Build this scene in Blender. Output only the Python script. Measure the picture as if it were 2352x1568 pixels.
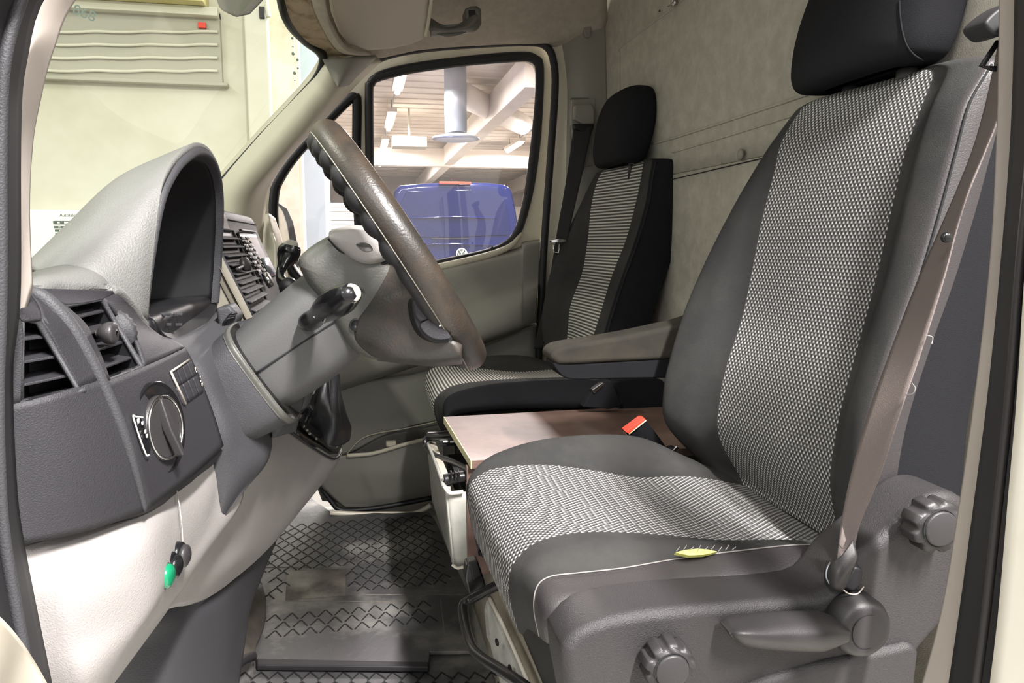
import bpy, bmesh, math, random
from mathutils import Vector, Matrix
random.seed(7)
for o in list(bpy.data.objects): bpy.data.objects.remove(o)
scene = bpy.context.scene
COL = scene.collection
# ---------------------------------------------------------------- camera
F = 1711.0; YAW = math.radians(11.4); PIT = math.radians(7.4)
CAM = Vector((0, 0, 0.82))
FW = Vector((math.sin(YAW)*math.cos(PIT), math.cos(YAW)*math.cos(PIT), -math.sin(PIT)))
RT = Vector((math.cos(YAW), -math.sin(YAW), 0)); UP = RT.cross(FW)
cd = bpy.data.cameras.new('camera'); cam = bpy.data.objects.new('camera', cd); COL.objects.link(cam)
cam.matrix_world = Matrix(((RT.x, UP.x, -FW.x, CAM.x), (RT.y, UP.y, -FW.y, CAM.y), (RT.z, UP.z, -FW.z, CAM.z), (0, 0, 0, 1)))
cd.sensor_width = 36; cd.lens = 36*F/2352; cd.clip_start = 0.02; cd.clip_end = 200
scene.camera = cam
# ---------------------------------------------------------------- world, exposure
w = bpy.data.worlds.new('world'); scene.world = w; w.use_nodes = True
bg = w.node_tree.nodes['Background']; bg.inputs[0].default_value = (0.95, 0.93, 0.92, 1); bg.inputs[1].default_value = 0.98
vs = scene.view_settings; vs.view_transform = 'Standard'; vs.look = 'None'; vs.gamma = 1; vs.exposure = 0.5
LAMP_W = 130.0
# ---------------------------------------------------------------- helpers
def at(px, py, Y=None, X=None, Z=None):
    d = FW + RT*((px-1176)/F) - UP*((py-784)/F)
    t = Y/d.y if Y is not None else (X/d.x if X is not None else (Z-CAM.z)/d.z)
    return CAM + d*t
def A(l, Y=None):
    return [at(p[0], p[1], Y=(p[2] if len(p) > 2 else Y)) for p in l]
def lin(c):
    f = lambda v: v/12.92 if v <= 0.04045 else ((v+0.055)/1.055)**2.4
    return tuple(f(v/255.0) for v in c) + (1,)
def mat(name, c, rough=0.6, metal=0.0, bump=0.0, bscale=300, var=0.0, vscale=4, spec=0.4, emis=0, c2=None, coat=0, vdet=4, vlo=0.4, vhi=0.65):
    m = bpy.data.materials.new(name); m.use_nodes = True
    N = m.node_tree.nodes; L = m.node_tree.links; b = N['Principled BSDF']
    b.inputs['Base Color'].default_value = lin(c); b.inputs['Roughness'].default_value = rough
    b.inputs['Metallic'].default_value = metal; b.inputs['Specular IOR Level'].default_value = spec
    b.inputs['Coat Weight'].default_value = coat
    if emis:
        b.inputs['Emission Color'].default_value = lin(c); b.inputs['Emission Strength'].default_value = emis
    tc = N.new('ShaderNodeTexCoord')
    if bump:
        n = N.new('ShaderNodeTexNoise'); n.inputs['Scale'].default_value = bscale; n.inputs['Detail'].default_value = 3
        L.new(tc.outputs['Object'], n.inputs['Vector'])
        bp = N.new('ShaderNodeBump'); bp.inputs['Strength'].default_value = bump; bp.inputs['Distance'].default_value = 0.002
        L.new(n.outputs['Fac'], bp.inputs['Height']); L.new(bp.outputs['Normal'], b.inputs['Normal'])
    if c2 is not None:
        n = N.new('ShaderNodeTexNoise'); n.inputs['Scale'].default_value = vscale; n.inputs['Detail'].default_value = vdet
        n.inputs['Roughness'].default_value = 0.65
        L.new(tc.outputs['Object'], n.inputs['Vector'])
        r = N.new('ShaderNodeValToRGB'); r.color_ramp.elements[0].position = vlo; r.color_ramp.elements[1].position = vhi
        r.color_ramp.elements[0].color = lin(c); r.color_ramp.elements[1].color = lin(c2)
        L.new(n.outputs['Fac'], r.inputs['Fac']); L.new(r.outputs['Color'], b.inputs['Base Color'])
    return m
def glass(name, tint, refl=0.06, haze=0):
    m = bpy.data.materials.new(name); m.use_nodes = True; N = m.node_tree.nodes; L = m.node_tree.links
    N.remove(N['Principled BSDF']); o = N['Material Output']
    t = N.new('ShaderNodeBsdfTransparent'); t.inputs[0].default_value = lin(tint)
    g = N.new('ShaderNodeBsdfGlossy'); g.inputs['Roughness'].default_value = 0.02
    x = N.new('ShaderNodeMixShader'); x.inputs[0].default_value = refl
    L.new(t.outputs[0], x.inputs[1]); L.new(g.outputs[0], x.inputs[2])
    if haze:
        d = N.new('ShaderNodeBsdfTranslucent'); d.inputs[0].default_value = (.8, .78, .76, 1)
        y = N.new('ShaderNodeMixShader'); y.inputs[0].default_value = haze; L.new(x.outputs[0], y.inputs[1]); L.new(d.outputs[0], y.inputs[2]); x = y
    L.new(x.outputs[0], o.inputs[0])
    return m
def fabric(name, pu, pv, dark, mid, light, stripes=False):
    m = bpy.data.materials.new(name); m.use_nodes = True; N = m.node_tree.nodes; L = m.node_tree.links; b = N['Principled BSDF']
    b.inputs['Roughness'].default_value = 0.95; b.inputs['Specular IOR Level'].default_value = 0.15
    uv = N.new('ShaderNodeUVMap'); uv.uv_map = 'uv'; sp = N.new('ShaderNodeSeparateXYZ'); L.new(uv.outputs[0], sp.inputs[0])
    def s(sock, p):
        a = N.new('ShaderNodeMath'); a.operation = 'MULTIPLY'; a.inputs[1].default_value = 2*math.pi/p; L.new(sp.outputs[sock], a.inputs[0])
        c = N.new('ShaderNodeMath'); c.operation = 'SINE'; L.new(a.outputs[0], c.inputs[0]); return c
    su, sv = s('X', pu), s('Y', pv)
    mu = N.new('ShaderNodeMath'); mu.operation = 'MULTIPLY_ADD'
    if stripes:
        mu.inputs[1].default_value = 0.25; L.new(su.outputs[0], mu.inputs[0]); L.new(sv.outputs[0], mu.inputs[2])
    else:
        L.new(su.outputs[0], mu.inputs[0]); L.new(sv.outputs[0], mu.inputs[1])
        s2 = s('Y', pv/2); q = N.new('ShaderNodeMath'); q.operation = 'MULTIPLY'; q.inputs[1].default_value = 0.22
        L.new(s2.outputs[0], q.inputs[0]); L.new(q.outputs[0], mu.inputs[2])
    ma = N.new('ShaderNodeMath'); ma.operation = 'MULTIPLY_ADD'; ma.inputs[1].default_value = 0.5; ma.inputs[2].default_value = 0.5; L.new(mu.outputs[0], ma.inputs[0])
    r = N.new('ShaderNodeValToRGB'); e = r.color_ramp.elements
    e[0].position = 0.22; e[0].color = lin(dark); e[1].position = 0.8; e[1].color = lin(light)
    k = e.new(0.38); k.color = lin(mid); k = e.new(0.62); k.color = lin(mid)
    L.new(ma.outputs[0], r.inputs['Fac']); L.new(r.outputs['Color'], b.inputs['Base Color'])
    bp = N.new('ShaderNodeBump'); bp.inputs['Strength'].default_value = 0.3; bp.inputs['Distance'].default_value = 0.001
    L.new(ma.outputs[0], bp.inputs['Height']); L.new(bp.outputs['Normal'], b.inputs['Normal'])
    return m
def link(name, me, m, parent=None, smooth=True, bevel=0, bseg=3, sub=0, solid=0, soff=0):
    o = bpy.data.objects.new(name, me); COL.objects.link(o)
    for mm in (m if isinstance(m, (list, tuple)) else [m]): me.materials.append(mm)
    if parent is not None: o.parent = parent; o.matrix_parent_inverse = parent.matrix_world.inverted()
    if smooth:
        for p in me.polygons: p.use_smooth = True
    if solid:
        s = o.modifiers.new('s', 'SOLIDIFY'); s.thickness = solid; s.offset = soff
    if bevel:
        b = o.modifiers.new('b', 'BEVEL'); b.width = bevel; b.segments = bseg; b.limit_method = 'ANGLE'; b.angle_limit = 0.7; b.harden_normals = False
        if smooth:
            wn = o.modifiers.new('w', 'WEIGHTED_NORMAL'); wn.keep_sharp = False
    if sub:
        s = o.modifiers.new('u', 'SUBSURF'); s.levels = sub; s.render_levels = sub
    return o
def mesh(name, V, Fc, m, parent=None, recalc=True, **k):
    me = bpy.data.meshes.new(name); me.from_pydata([tuple(v) for v in V], [], Fc)
    if recalc:
        bm = bmesh.new(); bm.from_mesh(me); bmesh.ops.recalc_face_normals(bm, faces=bm.faces); bm.to_mesh(me); bm.free()
    return link(name, me, m, parent, **k)
def thing(name, label, cat, loc=(0, 0, 0), group=None):
    o = bpy.data.objects.new(name, None); COL.objects.link(o); o.location = loc; o.empty_display_size = 0.05
    o['label'] = label; o['category'] = cat
    if group: o['group'] = group
    bpy.context.view_layer.update()
    return o
def tag(o, label, cat, group=None):
    o['label'] = label; o['category'] = cat
    if group: o['group'] = group
    return o
def struct(o, label=None):
    o['kind'] = 'structure'
    if label: o['label'] = label
    return o
def prism(name, pts, off, m, parent=None, bevel=0.004, **k):
    """polygon extruded by the vector off"""
    off = Vector(off); n = len(pts); V = [Vector(p) for p in pts] + [Vector(p)+off for p in pts]
    Fc = [tuple(range(n)), tuple(range(2*n-1, n-1, -1))] + [(i, (i+1) % n, n+(i+1) % n, n+i) for i in range(n)]
    return mesh(name, V, Fc, m, parent, bevel=bevel, **k)
def box(name, c, s, m, parent=None, bevel=0.003, rot=None, **k):
    c = Vector(c); V = []
    R = rot if rot is not None else Matrix.Identity(3)
    for x in (-1, 1):
        for y in (-1, 1):
            for z in (-1, 1): V.append(c + R @ Vector((x*s[0]/2, y*s[1]/2, z*s[2]/2)))
    Fc = [(0, 1, 3, 2), (4, 6, 7, 5), (0, 4, 5, 1), (2, 3, 7, 6), (0, 2, 6, 4), (1, 5, 7, 3)]
    return mesh(name, V, Fc, m, parent, bevel=bevel, **k)
def cr(P, t):
    n = len(P)-1; i = min(int(t), n-1); f = t-i
    p0 = P[max(i-1, 0)]; p1 = P[i]; p2 = P[i+1]; p3 = P[min(i+2, n)]
    if i == 0: p0 = p1*2-p2
    if i+2 > n: p3 = p2*2-p1
    return 0.5*((2*p1)+(p2-p0)*f+(2*p0-5*p1+4*p2-p3)*f*f+(3*p1-p0-3*p2+p3)*f**3)
def spl(P, n, closed=False):
    P = [Vector(p) for p in P]
    if closed:
        Q = [P[-1]]+P+[P[0], P[1]]; m = len(P)
        return [cr(Q, 1+m*i/n) for i in range(n)]
    return [cr(P, (len(P)-1)*i/(n-1)) for i in range(n)]
def patch(name, rows, m, parent=None, nu=24, nv=24, cols=None, closed=False, caps=False, solid=0, soff=0, refcol=None, straight=False, **k):
    """rows: lists of points (same count). Smooth surface through them. cols: material index per control span.
    Also writes real-length UVs. closed: rows are closed loops."""
    rows = [[Vector(p) for p in r] for r in rows]; nc = len(rows[0])
    R = [spl(r, nu, closed) for r in rows]
    G = [spl([R[j][i] for j in range(len(R))], nv) for i in range(nu)]   # G[u][v]
    V = [G[i][j] for j in range(nv) for i in range(nu)]
    Fc = []; mi = []; iu = nu if closed else nu-1
    for j in range(nv-1):
        for i in range(iu):
            Fc.append((j*nu+i, j*nu+(i+1) % nu, (j+1)*nu+(i+1) % nu, (j+1)*nu+i))
            if cols:
                t = (i+0.5)/(nu if closed else nu-1)*(nc if closed else nc-1)
                c = cols[min(int(t), len(cols)-1)]
                mi.append(c(i/(nu-1), (j+.5)/(nv-1)) if callable(c) else c)
            else: mi.append(0)
    if caps and closed:
        Fc.append(tuple(range(nu))); Fc.append(tuple((nv-1)*nu+i for i in reversed(range(nu)))); mi += [0, 0]
    me = bpy.data.meshes.new(name); me.from_pydata([tuple(v) for v in V], [], Fc)
    for p, q in zip(me.polygons, mi): p.material_index = q
    uvl = me.uv_layers.new(name='uv')
    ref = int((refcol if refcol is not None else (nc-1)/2)/(nc if closed else nc-1)*(nu if closed else nu-1)); ref = min(ref, nu-1)
    UU = []; VV = [0]
    for j in range(1, nv): VV.append(VV[-1]+(G[ref][j]-G[ref][j-1]).length)
    for j in range(nv):
        u = [0]*nu
        for i in range(ref+1, nu): u[i] = u[i-1]+(G[i][j]-G[i-1][j]).length
        for i in range(ref-1, -1, -1): u[i] = u[i+1]-(G[i][j]-G[i+1][j]).length
        UU.append(u)
    for p in me.polygons:
        for li in p.loop_indices:
            vi = me.loops[li].vertex_index; uvl.data[li].uv = (UU[vi//nu][vi % nu], VV[vi//nu])
    return link(name, me, m, parent, solid=solid, soff=soff, **k)
def tube(name, pts, r, m, parent=None, n=10, seg=None, smooth_path=True, closed=False, flat=None, caps=True):
    """round tube (r number or list); flat=(vec, scale) squashes the section along vec"""
    pts = [Vector(p) for p in pts]
    if smooth_path:
        N = seg or max(8, len(pts)*6); P = spl(pts, N, closed)
        rr = [r]*N if not isinstance(r, (list, tuple)) else [v.x for v in spl([Vector((q, 0, 0)) for q in r], N, closed)]
    else: P = pts; N = len(P); rr = [r]*N if not isinstance(r, (list, tuple)) else r
    V = []; Fc = []; up = None
    for i, p in enumerate(P):
        a = P[(i+1) % N] if (closed or i < N-1) else p; b = P[i-1] if (closed or i > 0) else p
        t = (a-b).normalized()
        if up is None: up = t.orthogonal().normalized()
        up = (up - t*up.dot(t)).normalized(); s = t.cross(up)
        for k in range(n):
            an = 2*math.pi*k/n; d = (up*math.cos(an)+s*math.sin(an))*rr[i]
            if flat: d = d - flat[0]*(d.dot(flat[0])*(1-flat[1]))
            V.append(p+d)
    for i in range(N if closed else N-1):
        j = (i+1) % N
        for k in range(n): Fc.append((i*n+k, i*n+(k+1) % n, j*n+(k+1) % n, j*n+k))
    if caps and not closed: Fc += [tuple(range(n)), tuple((N-1)*n+k for k in reversed(range(n)))]
    return mesh(name, V, Fc, m, parent)
def lathe(name, o, ax, prof, m, parent=None, n=32, lobes=0, ldepth=0, bevel=0, smooth=True):
    o = Vector(o); ax = Vector(ax).normalized(); u = ax.orthogonal().normalized(); s = ax.cross(u); V = []; Fc = []
    for (a, r) in prof:
        for k in range(n):
            an = 2*math.pi*k/n; q = r
            if lobes: q = r*(1-ldepth*max(0, math.cos(lobes*an))**0.6)
            V.append(o+ax*a+(u*math.cos(an)+s*math.sin(an))*q)
    for i in range(len(prof)-1):
        for k in range(n): Fc.append((i*n+k, i*n+(k+1) % n, (i+1)*n+(k+1) % n, (i+1)*n+k))
    Fc += [tuple(range(n)), tuple((len(prof)-1)*n+k for k in reversed(range(n)))]
    return mesh(name, V, Fc, m, parent, bevel=bevel, smooth=smooth)
def plate(name, outer, holes, Y, thick, m, parent=None, bev=0.002, smoothpts=0):
    """flat sheet in a Y=const plane with holes; outlines are XZ polygons (3-D points), thickness grows away from the viewer"""
    cu = bpy.data.curves.new(name, 'CURVE'); cu.dimensions = '2D'; cu.fill_mode = 'BOTH'; cu.extrude = thick/2; cu.bevel_depth = bev; cu.bevel_resolution = 2
    for L_ in [outer]+holes:
        if smoothpts: L_ = spl(L_, smoothpts, True)
        s = cu.splines.new('POLY'); s.points.add(len(L_)-1); s.use_cyclic_u = True
        for p, q in zip(s.points, L_): p.co = (q[0], q[2], 0, 1)
    t = bpy.data.objects.new('t', cu); COL.objects.link(t)
    t.matrix_world = Matrix(((1, 0, 0, 0), (0, 0, -1, Y+thick/2), (0, 1, 0, 0), (0, 0, 0, 1)))
    bpy.context.view_layer.update(); dg = bpy.context.evaluated_depsgraph_get()
    me = bpy.data.meshes.new_from_object(t.evaluated_get(dg)); me.transform(t.matrix_world); me.materials.clear(); bpy.data.objects.remove(t)
    o = link(name, me, m, parent, smooth=False)
    return o
def text(name, s, loc, size, m, parent=None, rx=Vector((1, 0, 0)), ry=Vector((0, 0, 1)), ext=0.0004):
    cu = bpy.data.curves.new(name, 'FONT'); cu.body = s; cu.size = size; cu.extrude = ext; cu.align_x = 'LEFT'
    t = bpy.data.objects.new('t', cu); COL.objects.link(t); rz = rx.cross(ry).normalized(); loc = Vector(loc)
    t.matrix_world = Matrix(((rx.x, ry.x, rz.x, loc.x), (rx.y, ry.y, rz.y, loc.y), (rx.z, ry.z, rz.z, loc.z), (0, 0, 0, 1)))
    bpy.context.view_layer.update(); dg = bpy.context.evaluated_depsgraph_get()
    me = bpy.data.meshes.new_from_object(t.evaluated_get(dg)); me.transform(t.matrix_world); me.materials.clear(); bpy.data.objects.remove(t)
    return link(name, me, m, parent, smooth=False)
def interp(poly, y):
    """x on a pixel polyline at height y (list of (x, y) ordered by y)"""
    if y <= poly[0][1]:
        a, b = poly[0], poly[1]
    elif y >= poly[-1][1]:
        a, b = poly[-2], poly[-1]
    else:
        for a, b in zip(poly, poly[1:]):
            if a[1] <= y <= b[1]: break
    return a[0]+(b[0]-a[0])*(y-a[1])/((b[1]-a[1]) or 1)
def onlevel(poly, Y, z):
    """point of the pixel polyline at depth Y and height z"""
    lo, hi = -400.0, 2400.0
    for _ in range(50):
        mid = (lo+hi)/2
        if at(interp(poly, mid), mid, Y=Y).z > z: lo = mid
        else: hi = mid
    return at(interp(poly, lo), lo, Y=Y)
V3 = Vector
def onobj(o, px, py, off=.001):
    """point where the sight line of a pixel meets a mesh, lifted slightly off its surface"""
    d = (at(px, py, Y=1)-CAM).normalized(); mi = o.matrix_world.inverted()
    h, p, n, _ = o.ray_cast(mi @ CAM, (mi.to_3x3() @ d).normalized())
    return (o.matrix_world @ p)-d*off if h else at(px, py, Y=1)
# ---------------------------------------------------------------- materials
M = {}
M['dash_dark'] = mat('dash_dark', (43, 42, 46), 0.55, bump=0.35, bscale=900)
M['dash_mid'] = mat('dash_mid', (58, 58, 61), 0.55, bump=0.35, bscale=700)
M['dash_top'] = mat('dash_top', (104, 104, 102), 0.5, bump=0.5, bscale=600)
M['dash_light'] = mat('dash_light', (144, 140, 138), 0.55, bump=0.3, bscale=700)
M['black'] = mat('black', (20, 20, 23), 0.5)
M['gloss_black'] = mat('gloss_black', (22, 22, 24), 0.22)
M['rubber'] = mat('rubber', (36, 35, 37), 0.55)
M['valance'] = mat('valance', (49, 47, 48), 0.5, bump=0.5, bscale=700)
M['knob'] = mat('knob', (49, 47, 48), 0.42, bump=0.15, bscale=900)
M['fab_dark'] = mat('fab_dark', (57, 57, 57), 0.95, bump=0.6, bscale=1200, spec=0.1, c2=(66, 65, 64), vscale=9)
M['fab_black'] = mat('fab_black', (35, 35, 38), 0.95, bump=0.6, bscale=1200, spec=0.1)
M['leather'] = mat('leather', (55, 52, 53), 0.42, bump=0.25, bscale=500, spec=0.5)
M['check'] = fabric('check', 0.0075, 0.0105, (50, 50, 52), (88, 87, 87), (186, 184, 182))
M['stripe'] = fabric('stripe', 0.006, 0.0085, (74, 73, 70), (118, 116, 112), (198, 195, 189), True)
M['felt'] = mat('felt', (172, 168, 156), 0.95, bump=0.5, bscale=500, c2=(188, 184, 172), vscale=30, vdet=8, spec=0.1)
M['headliner'] = mat('headliner', (172, 163, 150), 0.95, bump=0.5, bscale=600, c2=(182, 173, 160), vscale=40, spec=0.1)
M['dirty_liner'] = mat('dirty_liner', (176, 158, 134), 0.95, bump=0.5, bscale=600, c2=(120, 104, 84), vscale=22, spec=0.1, vlo=.5, vhi=.72)
M['cream_trim'] = mat('cream_trim', (196, 190, 172), 0.5, bump=0.1, bscale=500)
M['grey_trim'] = mat('grey_trim', (136, 133, 125), 0.55, bump=0.2, bscale=700)
M['door_grey'] = mat('door_grey', (134, 132, 124), 0.5, bump=0.25, bscale=700)
M['door_dark'] = mat('door_dark', (104, 102, 96), 0.5, bump=0.25, bscale=700)
M['taupe'] = mat('taupe', (172, 163, 156), 0.45)
M['paint_white'] = mat('paint_white', (226, 221, 208), 0.3, coat=0.4, c2=(200, 190, 170), vscale=3)
M['steel_paint'] = mat('steel_paint', (160, 160, 154), 0.28, c2=(188, 187, 178), vscale=9, spec=0.6)
M['chrome'] = mat('chrome', (200, 200, 200), 0.2, 1)
M['black_metal'] = mat('black_metal', (34, 33, 34), 0.3, spec=0.6)
M['wood'] = mat('wood', (104, 82, 75), 0.45, c2=(124, 100, 91), vscale=14, vdet=8)
M['wood_edge'] = mat('wood_edge', (232, 222, 178), 0.6)
M['wheel'] = mat('wheel', (42, 39, 36), 0.36, bump=0.2, bscale=420, c2=(60, 50, 41), vscale=14, spec=0.6)
M['hub'] = mat('hub', (76, 76, 72), 0.45, bump=0.25, bscale=400, spec=0.5)
M['shroud'] = mat('shroud', (76, 76, 76), 0.5, bump=0.15, bscale=700)
M['stack_beige'] = mat('stack_beige', (128, 123, 111), 0.5, bump=0.1, bscale=500)
M['hub_dark'] = mat('hub_dark', (62, 60, 58), 0.42, bump=0.3, bscale=300, c2=(84, 72, 62), vscale=10, vlo=.5, vhi=.8)
M['belt'] = mat('belt', (112, 102, 99), 0.7, bump=0.4, bscale=900)
M['belt_black'] = mat('belt_black', (34, 33, 35), 0.8, bump=0.3, bscale=900)
M['red'] = mat('red', (226, 66, 48), 0.4)
M['white_mark'] = mat('white_mark', (238, 238, 236), 0.5)
M['green'] = mat('green', (16, 122, 84), 0.15, spec=0.7)
M['foam'] = mat('foam', (224, 226, 120), 0.9)
M['visor'] = mat('visor', (190, 180, 168), 0.7, bump=.15, bscale=500)
M['thread'] = mat('thread', (134, 130, 127), 0.8)
M['seam'] = mat('seam', (30, 30, 32), 0.9)
# ================================================================ the garage
def boxes(name, L_, m, parent=None, bevel=0, **k):
    V = []; Fc = []
    for c, s in L_:
        b = len(V)
        for x in (-1, 1):
            for y in (-1, 1):
                for z in (-1, 1): V.append((c[0]+x*s[0]/2, c[1]+y*s[1]/2, c[2]+z*s[2]/2))
        Fc += [tuple(b+i for i in f) for f in ((0, 1, 3, 2), (4, 6, 7, 5), (0, 4, 5, 1), (2, 3, 7, 6), (0, 2, 6, 4), (1, 5, 7, 3))]
    return mesh(name, V, Fc, m, parent, bevel=bevel, smooth=False, **k)
GZ = -0.55; GC = 3.75
M['wall_cream'] = mat('wall_cream', (212, 209, 196), 0.7, c2=(200, 195, 178), vscale=1.4)
M['wall_grey'] = mat('wall_grey', (172, 169, 156), 0.6)
M['wall_white'] = mat('wall_white', (232, 224, 214), 0.7, c2=(216, 206, 194), vscale=.7)
M['blue_grey'] = mat('blue_grey', (176, 188, 200), 0.5)
M['concrete'] = mat('concrete', (150, 146, 140), 0.5, c2=(130, 127, 122), vscale=1.2)
M['gal'] = mat('gal', (170, 176, 184), 0.35, 0.5)
M['ochre'] = mat('ochre', (196, 186, 130), 0.7)
M['tube_light'] = mat('tube_light', (255, 252, 246), 0.5, emis=9)
M['sign_dark'] = mat('sign_dark', (84, 96, 90), 0.5)
M['sign_mid'] = mat('sign_mid', (196, 204, 192), 0.5)
struct(box('garage_floor', (4, 14, GZ-.05), (40, 44, .1), M['concrete'], bevel=0), 'grey concrete floor of the garage hall')
struct(boxes('garage_ceiling', [((4, 22, GC+.1), (40, 28, .1))]+[((4, 8.2+k*.55, GC+.04), (40, .05, .03)) for k in range(50)], M['wall_white']), 'white ribbed ceiling of the garage hall')
struct(box('wall_back', (4, 34, 1.6), (40, .2, 4.6), M['wall_white'], bevel=0), 'far white wall of the garage hall')
bm_ = [((4, 31.6, 2.15), (36, .5, .55)), ((4, 22, 3.3), (36, .35, .5)), ((2.55, 22, 3.35), (.28, 22, .5)), ((-1.1, 22, 3.35), (.28, 22, .5)), ((6.6, 22, 3.3), (.3, 22, .55))]
for q in bm_: struct(boxes('ceiling_beam', [q], M['wall_white'], bevel=0.01), 'white concrete beam under the hall ceiling')
# wall seen through the windscreen
YW = 5.0
def wx(px, py, Y=YW): return at(px, py, Y=Y)
pz = lambda py: at(300, py, Y=YW).z
xr = wx(690, 300).x
struct(boxes('wall_front', [(((-6+xr)/2, YW+.1, 1.6), (xr+6, .2, 4.5))], M['wall_cream']), 'cream painted wall in front of the windscreen')
xa, xb = -5.9, wx(512, 150).x
dz = (pz(20)+pz(190))/2
door = thing('overhead_door', 'cream ribbed overhead door high on the wall beyond the windscreen', 'garage door', (xb-1.5, YW-.03, pz(190)))
boxes('door_leaf', [(((xa+xb)/2, YW-.02, dz), (xb-xa, .05, pz(20)-pz(190)))], M['wall_grey'], door, bevel=.004)
for py in (73, 103, 133, 163):
    tube('rib', [wx(x, py+math.sin(x*.05)*1.2, YW-.055) for x in range(-420, 512, 40)], .009, M['wall_cream'], door, n=6)
boxes('top_rail', [(((xa+xb)/2, YW-.05, pz(27)), (xb-xa, .12, .05))], M['wall_cream'], door, bevel=.004)
boxes('roller_box', [(((xa+wx(480, 0).x)/2, YW-.1, pz(-8)), (wx(480, 0).x-xa, .2, .12))], M['ochre'], door, bevel=.004)
for (px, py) in ((470, 6), (469, 65)):
    boxes('marker', [((wx(px, py).x, YW-.12 if py < 20 else YW-.06, wx(px, py).z), (.045, .02, .03))], M['red'], door)
boxes('bottom_rail', [(((xa+wx(527, 190).x)/2, YW-.04, pz(190)), (wx(527, 190).x-xa, .06, .02))], M['wall_grey'], door, bevel=.004)
c0 = wx(604, 300)
tag(boxes('wall_pillar', [((c0.x, YW-.06, 1.6), (.135, .14, 4.4))], M['wall_cream'], bevel=.01), 'cream square pillar standing against the wall beyond the windscreen', 'pillar')
pl = thing('wall_panel', 'pale sheet panel with rust stained joint right of the cream pillar', 'panel', (wx(655, 300).x, YW-.02, GZ))
boxes('panel_sheet', [((wx(655, 300).x, YW-.015, 1.6), (.15, .03, 4.4))], M['paint_white'], pl)
for i in range(16):
    y = 60+i*16+random.uniform(-5, 5); s = random.uniform(.004, .012)
    lathe('stain', wx(676+random.uniform(-6, 6)+(y-60)*.03, y, YW-.031), (0, -1, 0), [(0, s), (.001, s*.7)], M['sign_dark'], pl, n=7)
tag(boxes('steel_post', [((wx(717, 250, 5.6).x, 5.6, 1.6), (.16, .12, 4.4))], M['blue_grey'], bevel=.01), 'blue grey steel post behind the end of the cream wall', 'post')
boxes_ = tag(boxes('pipe_bracket', [(wx(603, 33, YW-.1), (.03, .08, .07))], M['black'], bevel=.003), 'small black bracket at the top of the cream pillar', 'bracket')
tag(tube('conduit', [wx(608, -60, YW-.13), wx(612, 10, YW-.13), wx(618, 40, YW-.13)], .014, M['wall_cream']), 'cream conduit pipe running down the top of the pillar', 'pipe')
# painted box body parked in front (lower left of the windscreen view)
sg = thing('notice_board', 'white notice board with black printed lines seen beyond the instrument hood', 'sign', wx(150, 560, YW-.05))
boxes('board', [(((wx(40, 540).x+wx(330, 540).x)/2, YW-.03, (pz(484)+pz(640))/2), (wx(330, 540).x-wx(20, 540).x, .05, pz(484)-pz(640)))], M['white_mark'], sg, bevel=.003)
text('lettering', 'Autotalo Laakk', wx(137, 497, YW-.056), .0245, M['sign_dark'], sg)
for (y0, y1, x0, h) in ((507, 515, 122, 1), (519, 524, 124, 0), (527, 532, 126, 0), (535, 540, 127, 0)):
    a, b = wx(x0, y0, YW-.057), wx(x0+90, y1, YW-.057)
    boxes('printed_bar', [(((a.x+b.x)/2, a.y, (a.z+b.z)/2), (b.x-a.x, .003, a.z-b.z))], M['sign_dark'], sg)
    for k in range(3): boxes('printed_mark', [((a.x+.03+k*.045, a.y-.002, (a.z+b.z)/2), (.03 if k else .012, .003, (a.z-b.z)*.5))], M['white_mark'], sg)
# hall lamps: rows along Y
def lamp(x, y, label, L_=1.7, on=True, z=GC-.28, power=None):
    t = thing('tube_lamp', label, 'ceiling lamp', (x, y, z), 'fluorescent tube lamps under the hall ceiling')
    boxes('housing', [((x, y, z+.07), (.2, L_, .08))], M['wall_white'], t, bevel=.01)
    tube('lamp_tube', [(x, y-L_/2+.05, z), (x, y+L_/2-.05, z)], .05, M['tube_light'], t, smooth_path=False)
    for s in (-1, 1): tube('hanger', [(x, y+s*L_*.35, z+.1), (x, y+s*L_*.35, GC+.05)], .006, M['rubber'], t, n=5, smooth_path=False)
    if on:
        ld = bpy.data.lights.new('tube_glow', 'AREA'); ld.shape = 'RECTANGLE'; ld.size = .14; ld.size_y = L_; ld.energy = power or LAMP_W; ld.color = (1, .965, .94)
        lo = bpy.data.objects.new('tube_glow', ld); COL.objects.link(lo); lo.location = (x, y, z-.06); lo.parent = t; lo.matrix_parent_inverse = t.matrix_world.inverted()
for k, y in enumerate((12.6, 16.9, 20.9, 25)): lamp(.70, y, ['fluorescent lamp, largest of the row at the left of the door window', 'second lamp from the top in the left row', 'third lamp down in the left row, by the wheel rim', 'lowest lamp of the left row, beside the steering wheel rim'][k], 2.2, power=330)
for k, y in enumerate((16.6, 20.5, 24.6)): lamp(4.2, y, ['highest lamp of the right row, at the window edge', 'middle lamp of the right row, right of the round diffuser', 'lowest lamp of the right row, above the blue van'][k], 2.0, power=330)
for x, y, p in ((.9, -1.5, 520), (-2.6, 2.0, 40), (-1.9, -2.4, 90), (1.0, 5.4, 260), (3.4, 6.5, 200), (3.2, -2.1, 110), (1.6, 9, 300)):
    lamp(x, y, 'fluorescent tube lamp hanging '+{(.9, -1.5): 'outside the driver door, behind the viewer', (-2.6, 2.0): 'ahead of the windscreen', (-1.9, -2.4): 'ahead of the driver door, behind the viewer', (1.0, 5.4): 'closest outside the passenger door', (3.4, 6.5): 'outside the passenger door towards the rear of the van', (3.2, -2.1): 'beside the rear of the van, behind the viewer', (1.6, 9): 'midway between the van and the blue van'}[(x, y)], 1.6, power=p)
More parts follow.
